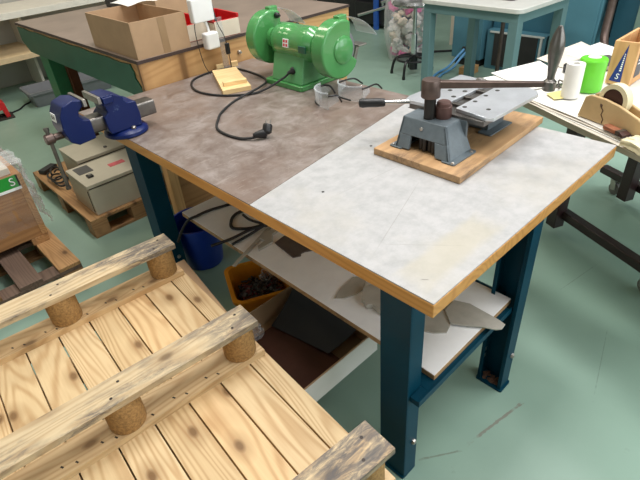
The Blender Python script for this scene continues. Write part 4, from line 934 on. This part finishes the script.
ps = thing('paper_stack', 'thick stack of large paper sheets with wavy edges covering the right table', 'paper', tuple(T(0.5, 0.5, 0.818)), RZ)
for k in range(6):
    rr = random.Random(20 + k)
    o1, o2, tw = rr.uniform(-0.008, 0.012), rr.uniform(-0.006, 0.01), rr.uniform(-0.01, 0.01)
    b = NB()
    def PS(p, q, k=k, o1=o1, o2=o2, tw=tw):
        z = 0.8226 + k * 0.0046 + 0.0016 * math.sin(9 * p + k * 1.7) * (1 - q) + 0.0012 * math.sin(17 * p + k)
        return T(-0.0 + o1 + 1.05 * p + tw * q, -0.002 + o2 + 0.008 * math.sin(4 * p + k) + 0.95 * q, z)
    sheet(b, PS, 30, 6, 0.0022); mesh_obj('sheet', b, M['paper'] if k in (1, 3, 5) else M['paper2'], ps)
ZT = 0.8495
def loose(name, pts, z, mat, label, cat='paper', th=0.0012):
    b = NB(); prism(b, [(p[0], p[1]) for p in pts], z, z + th); return solo(name, b, mat, label, cat)
loose('paper_sheet', [(1.55, 0.76), (1.42, 0.50), (1.62, 0.38), (1.85, 0.66)], ZT, M['paper'], 'large white paper sheet at the left end of the right table')
loose('paper_sheet', [(1.88, 0.69), (1.80, 0.52), (2.10, 0.40), (2.30, 0.64)], ZT, M['paper2'], 'greyish paper sheet at the back of the right table below the teal cabinet')
loose('paper_sheet', [(2.02, 0.60), (1.95, 0.44), (2.22, 0.38), (2.32, 0.55)], ZT + 0.0015, M['paper'], 'white curled paper sheet beside the dark gap behind the table')
loose('yellow_note', [(1.42, 0.42), (1.37, 0.36), (1.44, 0.31), (1.49, 0.38)], ZT + 0.0013, M['yellow_paper'], 'pale yellow note under the lever handle on the right table', 'note')

b = NB(); c = Vector((1.437, 0.327, ZT)); lathe(b, [(0.016, 0.0), (0.035, 0.0), (0.036, 0.004), (0.036, 0.136), (0.035, 0.139), (0.016, 0.139), (0.015, 0.13), (0.015, 0.005)], c + Vector((0, 0, 0.0012)), (0, 0, 1), 32, cap=False)
solo('paper_roll', b, [M['paper']], 'upright white paper roll beside the lime green roll', 'paper roll')
gl = thing('film_roll', 'upright lime green roll of film between paper roll and wooden crate', 'roll', (1.565, 0.305, ZT))
b = NB(); lathe(b, [(0.018, 0.0), (0.052, 0.0), (0.055, 0.006), (0.053, 0.07), (0.055, 0.128), (0.051, 0.134), (0.03, 0.137)], (1.565, 0.305, ZT), (0, 0, 1), 32); mesh_obj('film_winding', b, M['lime'], gl)
b = NB(); lathe(b, [(0.026, 0.1375), (0.026, 0.139), (0.0, 0.139)], (1.565, 0.305, ZT), (0, 0, 1), 20); mesh_obj('core_end', b, M['paper'], gl)
b = NB(); tube(b, smooth_path([(1.50, 0.40, ZT + .004), (1.56, 0.43, ZT + .02), (1.53, 0.37, ZT + .012), (1.49, 0.36, ZT + .018), (1.50, 0.44, ZT + .006), (1.58, 0.41, ZT + .004)], 6), 0.004, 8)
solo('wire_tangle', b, M['dark_steel'], 'small dark tangle of wire behind the white paper roll', 'wire')
b = NB(); lathe(b, [(0.028, 0), (0.03, 0.004), (0.03, 0.03), (0.026, 0.034), (0, 0.035)], (1.76, 0.47, ZT + .0005), (0, 0, 1), 24); solo('black_puck', b, M['black'], 'round black disc behind the lime green roll', 'disc')
bo = thing('book', 'closed blue grey book lying behind the lime green roll', 'book', (1.90, 0.40, ZT), -0.5)
b = NB(); box(b, -0.09, 0.12, -0.07, 0.07, 0.002, 0.02); mesh_obj('pages', b, M['paper'], bo, False)
b = NB(); box(b, -0.093, 0.123, -0.073, 0.073, 0.0203, 0.0225); box(b, -0.093, 0.123, -0.073, 0.073, 0, 0.002); mesh_obj('cover', b, M['label_dark'], bo, False)

# tape dispenser
td = thing('tape_dispenser', 'tan tape dispenser with a dark crack at the near edge of the right table', 'tape dispenser', (1.222, 0.122, ZT), math.atan2(-0.95, -0.31))
# local x runs along the side facing the camera (to the photo's right), local y away
b = NB(); pf = [(-0.10, 0.0), (0.19, 0.0), (0.19, 0.035), (0.14, 0.062), (0.06, 0.085), (0.0, 0.094), (-0.06, 0.093), (-0.082, 0.082)]
for y0, y1 in ((-0.0, 0.014), (0.052, 0.066)): prism(b, pf, y0, y1, 1)
box(b, -0.085, 0.19, 0.014, 0.052, 0, 0.022)
mesh_obj('body', b, M['disp'], td, False, 0.005, 3)
b = NB(); tube(b, [(-0.012, -0.0005, 0.074), (-0.004, -0.0005, 0.06), (0.004, -0.0005, 0.052), (0.0, -0.0005, 0.036), (0.012, -0.0005, 0.02), (0.010, -0.0005, 0.006)], 0.0018, 6); bmesh.ops.create_icosphere(b, subdivisions=2, radius=0.006, matrix=Matrix.Translation((-0.008, 0.002, 0.068))); mesh_obj('crack', b, M['crack'], td, False)
b = NB(); lathe(b, [(0.041, -0.0155), (0.058, -0.0155), (0.058, 0.0155), (0.041, 0.0155)], (0.018, 0.033, 0.090), (0, 1, 0), 40, cap=False); o = mesh_obj('tape_roll', b, M['tape_roll'], td, False)
b = NB(); lathe(b, [(0.0, -0.013), (0.041, -0.013), (0.041, 0.013), (0.0, 0.013)], (0.018, 0.033, 0.090), (0, 1, 0), 32, cap=False); mesh_obj('core', b, M['core'], td, False)

# wooden crate with sticker
ct = thing('wooden_crate', 'open plywood crate with a blue triangular sticker at the right edge', 'crate', (1.684, 0.279, ZT), -PI / 2)
# local x along the narrow left end (towards the photo's right), local y along the long side away
Lx, Ly, hz, t_ = 0.098, 0.26, 0.182, 0.012
for nm, a in (('end_panel', (0, Lx, 0, t_, 0.0005, hz)), ('end_panel', (0, Lx, Ly - t_, Ly, 0.0005, hz)), ('side_panel', (0, t_, t_, Ly - t_, 0.0005, hz)), ('side_panel', (Lx - t_, Lx, t_, Ly - t_, 0.0005, hz)), ('bottom', (t_, Lx - t_, t_, Ly - t_, 0.0005, 0.012))):
    b = NB(); box(b, *a); mesh_obj(nm, b, M['crate'], ct, False, 0.002)
b = NB(); prism(b, [(0.014, 0.016), (0.062, 0.012), (0.058, 0.172)], -0.0012, 0.0, 1); sk = mesh_obj('pennant_sticker', b, M['pennant'], ct, False, smooth=0); sk['label'] = 'blue triangular sticker with white lettering'
q = text_mesh('S', 0.034, axes((0.043, -0.0014, 0.036), (0.97, 0, -0.22), (0.22, 0, 0.97))); mesh_obj('lettering', q, M['label_white'], sk, False, smooth=0)
q = NB()
for k in range(9): box(q, 0.0455 + 0.0008 * k, 0.0535 + 0.0002 * k, -0.0017, -0.0012, 0.060 + 0.0085 * k, 0.066 + 0.0085 * k)
mesh_obj('small_print', q, M['label_white'], sk, False, smooth=0)
b = NB(); prism(b, [(z_, x_) for x_, z_ in rounded(0.03, 0.10, 0.03, 0.15, 0.006)] if False else [(a_, c_) for a_, c_ in rounded(0.03, 0.10, 0.03, 0.15, 0.006)], Lx, Lx + 0.0012, 0); dl = mesh_obj('dark_label', b, M['navy'], ct, False, smooth=0)
b = NB(); box(b, Lx + 0.0012, Lx + 0.0016, 0.04, 0.075, 0.125, 0.138, 0); box(b, Lx + 0.0012, Lx + 0.0016, 0.04, 0.085, 0.10, 0.106, 1); box(b, Lx + 0.0012, Lx + 0.0016, 0.04, 0.08, 0.085, 0.090, 1); mesh_obj('print', b, [M['flag_red'], M['label_white']], dl, False, smooth=0)

# brush and rag at the table edge
br = thing('paint_brush', 'rusty brown flat brush lying at the edge of the right table', 'brush', (1.176, 0.050, ZT), math.atan2(-0.88, -0.44))
b = NB(); prism(b, rounded(-0.045, 0.02, -0.016, 0.016, 0.010), 0.001, 0.016); mesh_obj('brush_handle', b, M['brush'], br, False, 0.003)
b = NB(); box(b, 0.02, 0.035, -0.018, 0.018, 0.0015, 0.0175); mesh_obj('ferrule', b, M['dark_steel'], br, False)
b = NB(); quadbox(b, [(0.035, -0.017, 0.002), (0.055, -0.019, 0.002), (0.055, 0.019, 0.002), (0.035, 0.017, 0.002), (0.035, -0.017, 0.016), (0.055, -0.019, 0.010), (0.055, 0.019, 0.010), (0.035, 0.017, 0.016)]); mesh_obj('bristles', b, M['core'], br, False)
b = NB()
def RG(p, q):
    a = 0.84 + 0.24 * p; c = 0.050 - 0.08 * q
    z = ZT + 0.006 + 0.004 * math.sin(9 * p)
    if c < -0.01: z -= (-0.01 - c) * 1.1; c = -0.014 - 0.25 * (-0.01 - c)
    k = noise.noise(Vector((p * 6, q * 7, 3.0)))
    return T(a, c + 0.006 * k, z + 0.008 * abs(k))
sheet(b, RG, 30, 26, 0.002); solo('cloth_rag', b, M['rag'], 'crumpled cream cloth hanging over the near edge of the right table', 'cloth')

# ------------------------------------------------------------------ back right: teal table, stool, bag, cabinets
tt = thing('teal_table', 'teal framed table with pale grey top behind the press', 'table', (3.31, 1.76, 0), math.radians(-4))
ca, sa = math.cos(math.radians(-8)), math.sin(math.radians(-8))
# local: x depth, y width; front face at x = -0.33
b = NB(); prism(b, rounded(-0.36, 0.42, -0.47, 0.47, 0.06), 0.815, 0.85); mesh_obj('table_top', b, M['sink'], tt, False, 0.006, 3)
b = NB(); box(b, -0.33, 0.39, -0.44, 0.44, 0.745, 0.815); mesh_obj('apron', b, M['teal_leg'], tt, False, 0.003)
for x, y in ((-0.33, -0.44), (-0.33, 0.365), (0.315, -0.44), (0.315, 0.365)):
    b = NB(); box(b, x, x + 0.075, y, y + 0.075, 0, 0.746); mesh_obj('leg', b, M['teal_leg'], tt, False, 0.003)
b = NB(); prism(b, rounded(-0.12, 0.16, -0.25, 0.18, 0.03), 0.85, 0.90); solo_mat = mesh_obj('basin_rim', b, M['dark_steel'], tt, False, 0.004)

so = thing('stool', 'workshop stool with black ring base and chrome column beside the teal table', 'stool', (3.58, 2.73, 0))
sx_, sy_ = 3.58, 2.73
b = NB(); cyl(b, (sx_, sy_, 0.06), (sx_, sy_, 0.40), 0.030, 20); cyl(b, (sx_, sy_, 0.40), (sx_, sy_, 0.676), 0.020, 20); mesh_obj('column', b, M['chrome'], so)
b = NB(); cyl(b, (sx_, sy_, 0.05), (sx_, sy_, 0.20), 0.042, 20); tube(b, [(sx_ + 0.17 * math.cos(a), sy_ + 0.17 * math.sin(a), 0.16) for a in [2 * PI * k / 32 for k in range(32)]], 0.011, 8, closed=True); mesh_obj('foot_ring', b, M['black'], so)
for k in range(5):
    a = 2 * PI * k / 5 + 3.35
    b = NB(); dx, dy = math.cos(a), math.sin(a)
    tube(b, smooth_path([(sx_ + 0.03 * dx, sy_ + 0.03 * dy, 0.18), (sx_ + 0.15 * dx, sy_ + 0.15 * dy, 0.17), (sx_ + 0.20 * dx, sy_ + 0.20 * dy, 0.13), (sx_ + 0.225 * dx, sy_ + 0.225 * dy, 0.03)], 5), 0.014, 8)
    lgk = mesh_obj('leg', b, M['black'], so)
    b = NB(); cyl(b, (sx_ + 0.225 * dx, sy_ + 0.225 * dy, 0), (sx_ + 0.225 * dx, sy_ + 0.225 * dy, 0.032), 0.016, 12); mesh_obj('glide', b, M['white_pl'] if k == 1 else M['black'], lgk)
b = NB(); lathe(b, [(0.215, 0), (0.225, 0.008), (0.225, 0.02), (0.20, 0.045), (0.0, 0.05)], (sx_, sy_, 0.675), (0, 0, 1), 32); mesh_obj('seat', b, M['chrome'], so)

bg = thing('trash_bag', 'clear bag of crumpled packaging with pink ends on the floor behind the stool', 'bag', (4.06, 3.15, 0))
b = NB()
def BG(p, q):
    a = 2 * PI * p; r = 0.265 * (0.9 + 0.18 * math.sin(PI * q)) * (1 - 0.25 * max(0, q - 0.8) / 0.2)
    r *= 1 + 0.06 * noise.noise(Vector((math.cos(a) * 2, math.sin(a) * 2, q * 5)))
    return Vector((4.06 + r * math.cos(a), 3.15 + r * math.sin(a), 0.006 + 0.84 * q))
sheet(b, BG, 40, 24); bmesh.ops.remove_doubles(b, verts=b.verts, dist=0.001); mesh_obj('film_bag', b, M['bag'], bg)
b = NB(); rnd = random.Random(11)
mats_ = [M['paper'], M['white_pl'], M['cream'], M['pink'], M['hose_blue']]
for k in range(240):
    a = rnd.uniform(0, 2 * PI); rad = 0.215 * math.sqrt(rnd.random()); z = rnd.uniform(0.05, 0.8)
    R = Matrix.Rotation(rnd.uniform(0, 6), 4, 'Z') @ Matrix.Rotation(rnd.uniform(-1.5, 1.5), 4, 'X')
    n0 = len(b.faces)
    pink = (z < 0.10 or 0.50 < z < 0.58) and rnd.random() < 0.7
    g = bmesh.ops.create_icosphere(b, subdivisions=1, radius=rnd.uniform(0.035, 0.075), matrix=Matrix.Translation((4.06 + rad * math.cos(a), 3.15 + rad * math.sin(a), z)) @ R @ Matrix.Diagonal((1, rnd.uniform(0.4, 0.9), rnd.uniform(0.4, 1.3), 1)))
    mi = 3 if pink else rnd.choice([0, 0, 0, 1, 1, 2, 2, 4 if rnd.random() < 0.3 else 0])
    for f in {f for v_ in g['verts'] for f in v_.link_faces}: f.material_index = mi
o = mesh_obj('packaging', b, mats_, bg, smooth=0); o['kind'] = 'stuff'

mc = thing('machine_cabinet', 'plain teal machine cabinet with a low plinth behind the teal table', 'cabinet', (4.4, 2.42, 0))
b = NB(); box(b, 4.08, 4.75, 2.26, 2.60, 0.08, 1.25); mesh_obj('housing', b, M['teal'], mc, bevel=0.006)
b = NB(); box(b, 4.12, 4.71, 2.29, 2.57, 0.0, 0.08); mesh_obj('plinth', b, M['vent'], mc)
b = NB(); box(b, 4.06, 4.08, 2.36, 2.46, 0.16, 0.20); mesh_obj('hose_port', b, M['dark_steel'], mc)
b = NB()
for k in range(2): tube(b, smooth_path([(4.045, 2.38 + 0.05 * k, 0.18), (3.95, 2.40 + 0.05 * k, 0.12), (3.84, 2.42 + 0.06 * k, 0.04), (3.70, 2.44 + 0.06 * k, 0.016), (3.55, 2.4 + 0.06 * k, 0.016)], 6), 0.012, 8)
solo('air_hose', b, M['hose_blue'], 'pair of light blue hoses running from the teal machine cabinet to the floor', 'hose')
b = NB(); box(b, 3.80, 3.98, 2.20, 2.32, 0, 0.075); solo('timber_block', b, M['table_wood'], 'orange brown timber block on the floor before the teal machine cabinet', 'wood block', bevel=0.004)
vc = thing('vented_cabinet', 'teal cabinet with two dark vent panels behind the teal table', 'cabinet', (4.5, 1.9, 0))
b = NB(); box(b, 4.14, 4.9, 1.62, 2.235, 0.0, 0.38); mesh_obj('lower_housing', b, M['teal'], vc, bevel=0.004)
b = NB(); box(b, 4.24, 4.9, 1.60, 2.235, 0.38, 1.25); mesh_obj('upper_housing', b, M['teal_dark'], vc, bevel=0.004)
for y0, y1 in ((1.70, 1.88), (2.0, 2.15)):
    b = NB(); box(b, 4.128, 4.14, y0, y1, 0.04, 0.355); mesh_obj('vent_panel', b, M['vent'], vc, bevel=0.002)
b = NB(); box(b, 4.125, 4.14, 1.64, 2.20, 0.358, 0.372); box(b, 4.125, 4.14, 1.655, 1.675, 0.03, 0.358); mesh_obj('trim_strip', b, M['sink'], vc)
b = NB(); box(b, 4.126, 4.14, 1.93, 1.945, 0.15, 0.22); mesh_obj('handle', b, M['bolt'], vc)
tc_ = thing('tall_cabinet', 'tall teal cabinet standing behind the right table', 'cabinet', (4.3, 1.4, 0))
b = NB(); box(b, 4.05, 4.7, 1.165, 1.50, 0.0, 1.6); mesh_obj('body', b, M['teal'], tc_, bevel=0.006)
b = NB(); box(b, 4.035, 4.05, 1.185, 1.49, 0.05, 1.58); mesh_obj('door', b, M['teal'], tc_, bevel=0.003)
b = NB(); box(b, 4.10, 4.3, 1.515, 1.585, 0, 1.3); solo('narrow_locker', b, M['vent'], 'narrow dark locker between the tall teal cabinet and the vented cabinet', 'locker')  # dark panel added only to fill the slot between two cabinets
b = NB(); box(b, 4.35, 4.8, 0.96, 1.15, 0, 1.6); solo('dark_cabinet', b, M['teal_dark'], 'shadowed dark cabinet between teal and sage green panels', 'cabinet', bevel=0.004)  # stands in for a dark gap; its shade is put into the colour
b = NB(); tube(b, smooth_path([(4.12, 1.12, 0.85), (4.10, 1.115, 0.62), (4.06, 1.10, 0.46), (3.98, 1.04, 0.36), (3.9, 0.98, 0.33)], 6), 0.034, 12); cyl(b, (4.12, 1.12, 0.85), (4.335, 1.11, 0.88), 0.034, 12); cyl(b, (3.9, 0.98, 0), (3.9, 0.98, 0.34), 0.034, 12)
solo('curved_duct', b, M['brown_steel'], 'curved dark pipe between the tall teal cabinet and the sage panel', 'pipe')
b = NB(); box(b, 4.25, 4.8, 0.25, 0.95, 0, 1.6); solo('sage_cabinet', b, M['sage'], 'sage green cabinet at the top right corner', 'cabinet', bevel=0.006)
rd = thing('floor_jack', 'brown rod with black top cap standing below the teal table', 'rod', (3.72, 1.83, 0))
b = NB(); cyl(b, (3.72, 1.86, 0), (3.72, 1.86, 0.62), 0.018, 14); mesh_obj('rod', b, M['brown_steel'], rd)
b = NB(); cyl(b, (3.72, 1.86, 0.62), (3.72, 1.86, 0.66), 0.06, 20); mesh_obj('cap', b, M['black'], rd)

# dark lathe and pale post at the very back
lt = thing('metal_lathe', 'black machine with chrome rods at the back of the workshop', 'machine', (5.3, 4.75, 0))
b = NB(); box(b, 4.95, 5.6, 4.75, 5.6, 0.10, 0.55); box(b, 5.1, 5.5, 4.35, 4.8, 0.2, 0.75); box(b, 4.93, 5.25, 4.2, 4.8, 0.05, 0.34); mesh_obj('bed', b, M['black'], lt, bevel=0.02)
b = NB(); box(b, 4.89, 4.93, 4.34, 4.41, 0.0, 0.5); mesh_obj('blue_column', b, M['blue_pl'], lt, bevel=0.004)
b = NB(); cyl(b, (4.91, 4.70, 0.16), (4.91, 4.18, 0.31), 0.024, 14); cyl(b, (4.91, 4.27, 0.36), (4.91, 3.98, 0.44), 0.024, 14); cyl(b, (4.93, 4.27, 0.30), (4.93, 4.27, 0.37), 0.02, 10); mesh_obj('chrome_rod', b, M['chrome'], lt)
for x, y in ((5.0, 4.8), (5.5, 4.8), (5.0, 5.5), (5.5, 5.5), (5.2, 4.38), (5.42, 4.38)):
    b = NB(); cyl(b, (x, y, 0), (x, y, 0.25), 0.03, 12); mesh_obj('leg', b, M['black'], lt)
b = NB(); box(b, 5.75, 9.1, 4.7, 5.9, 0.0, 0.9); box(b, 5.75, 9.1, 4.7, 4.74, 0.9, 1.3); solo('dark_machine', b, M['vent'], 'large dark machine base filling the back right corner', 'machine', bevel=0.01)
b = NB(); box(b, 4.72, 4.80, 2.98, 3.05, 0, 0.9); solo('cream_post', b, M['cream'], 'cream coloured post standing behind the machine cabinet', 'post', bevel=0.004)
b = NB(); tube(b, [(4.30, 3.06, 0.012), (4.46, 2.88, 0.012), (4.66, 2.66, 0.012)], 0.012, 8); solo('floor_cable', b, M['rubber'], 'black cable across the floor behind the bag', 'cable')
wc = thing('white_cabinet', 'white cabinet with dark slats at the back beyond the far bench', 'cabinet', (4.6, 6.2, 0))
b = NB(); box(b, 3.6, 5.5, 5.95, 6.4, 0.0, 1.0); mesh_obj('carcass', b, M['shelf_white'], wc, bevel=0.004)
for k in range(4):
    b = NB(); box(b, 5.55 + 0.14 * k, 5.65 + 0.14 * k, 5.95, 6.4, 0.0, 1.0); mesh_obj('slat', b, M['vent'], wc)

# ------------------------------------------------------------------ light: rows of ceiling lamps
def lamp(x, y, sx, sy, e, col):
    l = bpy.data.lights.new('ceiling_lamp', 'AREA'); l.shape = 'RECTANGLE'; l.size = sx; l.size_y = sy; l.energy = e; l.color = col
    o = bpy.data.objects.new('ceiling_lamp', l); C.objects.link(o); o.location = (x, y, 4.3)
# working lamps over the benches, a warmer one at the back left, the far right end of the hall mostly switched off
for x, y, e, col in ((-0.2, -0.9, 60, (1.0, 0.97, 0.94)), (1.5, -0.9, 110, (1.0, 0.98, 0.97)), (3.2, -0.9, 90, (1.0, 0.98, 0.97)), (0.6, 1.3, 150, (1.0, 0.97, 0.94)), (2.3, 1.3, 130, (1.0, 0.98, 0.97)),
                     (-1.2, 4.6, 55, (1.0, 0.90, 0.70)), (0.8, 4.4, 80, (1.0, 0.91, 0.74)), (4.6, 0.4, 60, (1.0, 0.98, 0.96)), (3.0, 3.8, 22, (1.0, 0.96, 0.9)), (5.6, 2.6, 20, (1.0, 0.98, 0.96)), (6.8, 5.0, 12, (1.0, 0.98, 0.96))):
    lamp(x, y, 0.5, 1.5, e, col)
b = NB()  # unseen window and area light added to brighten under the bench from the left
for a in ((-0.2, 2.6, 1.0, 1.06), (-0.2, 2.6, 3.04, 3.1), (-0.2, -0.14, 1.06, 3.04), (2.54, 2.6, 1.06, 3.04), (1.18, 1.22, 1.06, 3.04)): box(b, -3.2, -3.15, a[0], a[1], a[2], a[3])
struct('window_4', b, M['shelf_white'])
l = bpy.data.lights.new('window_daylight', 'AREA'); l.shape = 'RECTANGLE'; l.size = 2.4; l.size_y = 1.8; l.energy = 25; l.color = (0.9, 0.96, 1.0)
o = bpy.data.objects.new('window_daylight', l); C.objects.link(o); o.location = (-3.14, 1.2, 2.0); o.rotation_euler = (PI / 2, 0, -PI / 2)
for k, xw in enumerate((0.6, 3.2, 5.8)):  # unseen front windows with area lights, added to light the lower shelf
    b = NB()
    for a in ((xw - 1.1, xw + 1.1, 1.0, 1.06), (xw - 1.1, xw + 1.1, 3.34, 3.4), (xw - 1.1, xw - 1.04, 1.06, 3.34), (xw + 1.04, xw + 1.1, 1.06, 3.34), (xw - 0.02, xw + 0.02, 1.06, 3.34)): box(b, a[0], a[1], -3.2, -3.15, a[2], a[3])
    struct('window_%d' % (k + 1), b, M['shelf_white'])
    l = bpy.data.lights.new('window_daylight', 'AREA'); l.shape = 'RECTANGLE'; l.size = 2.0; l.size_y = 2.2; l.energy = 110 if k < 2 else 45; l.color = (0.88, 0.95, 1.0)
    o = bpy.data.objects.new('window_daylight', l); C.objects.link(o); o.location = (xw, -3.14, 2.2); o.rotation_euler = (PI / 2, 0, 0)
wd = bpy.data.worlds.new('World'); bpy.context.scene.world = wd; wd.use_nodes = True
wd.node_tree.nodes['Background'].inputs[0].default_value = (0.9, 0.95, 1, 1); wd.node_tree.nodes['Background'].inputs[1].default_value = 0.3

# ------------------------------------------------------------------ camera
yaw, pitch, roll = math.radians(48.68451725), math.radians(35.04297841), math.radians(-4.97426945)
dv = Vector((math.cos(pitch) * math.cos(yaw), math.cos(pitch) * math.sin(yaw), -math.sin(pitch)))
rv = Vector((math.sin(yaw), -math.cos(yaw), 0)); uv = rv.cross(dv)
r2 = rv * math.cos(roll) + uv * math.sin(roll); u2 = -rv * math.sin(roll) + uv * math.cos(roll)
cam = bpy.data.cameras.new('camera'); cam.sensor_fit = 'HORIZONTAL'; cam.sensor_width = 36; cam.lens = 494.477 * 36 / 640; cam.clip_start = 0.05
co = bpy.data.objects.new('camera', cam); C.objects.link(co)
mw = Matrix((r2, u2, -dv)).transposed().to_4x4(); mw.translation = Vector((-0.72803, -0.45661, 1.63549)); co.matrix_world = mw
sc = bpy.context.scene; sc.camera = co
sc.view_settings.view_transform = 'Standard'; sc.view_settings.look = 'None'; sc.view_settings.gamma = 1; sc.view_settings.use_curve_mapping = False
sc.view_settings.exposure = -0.98
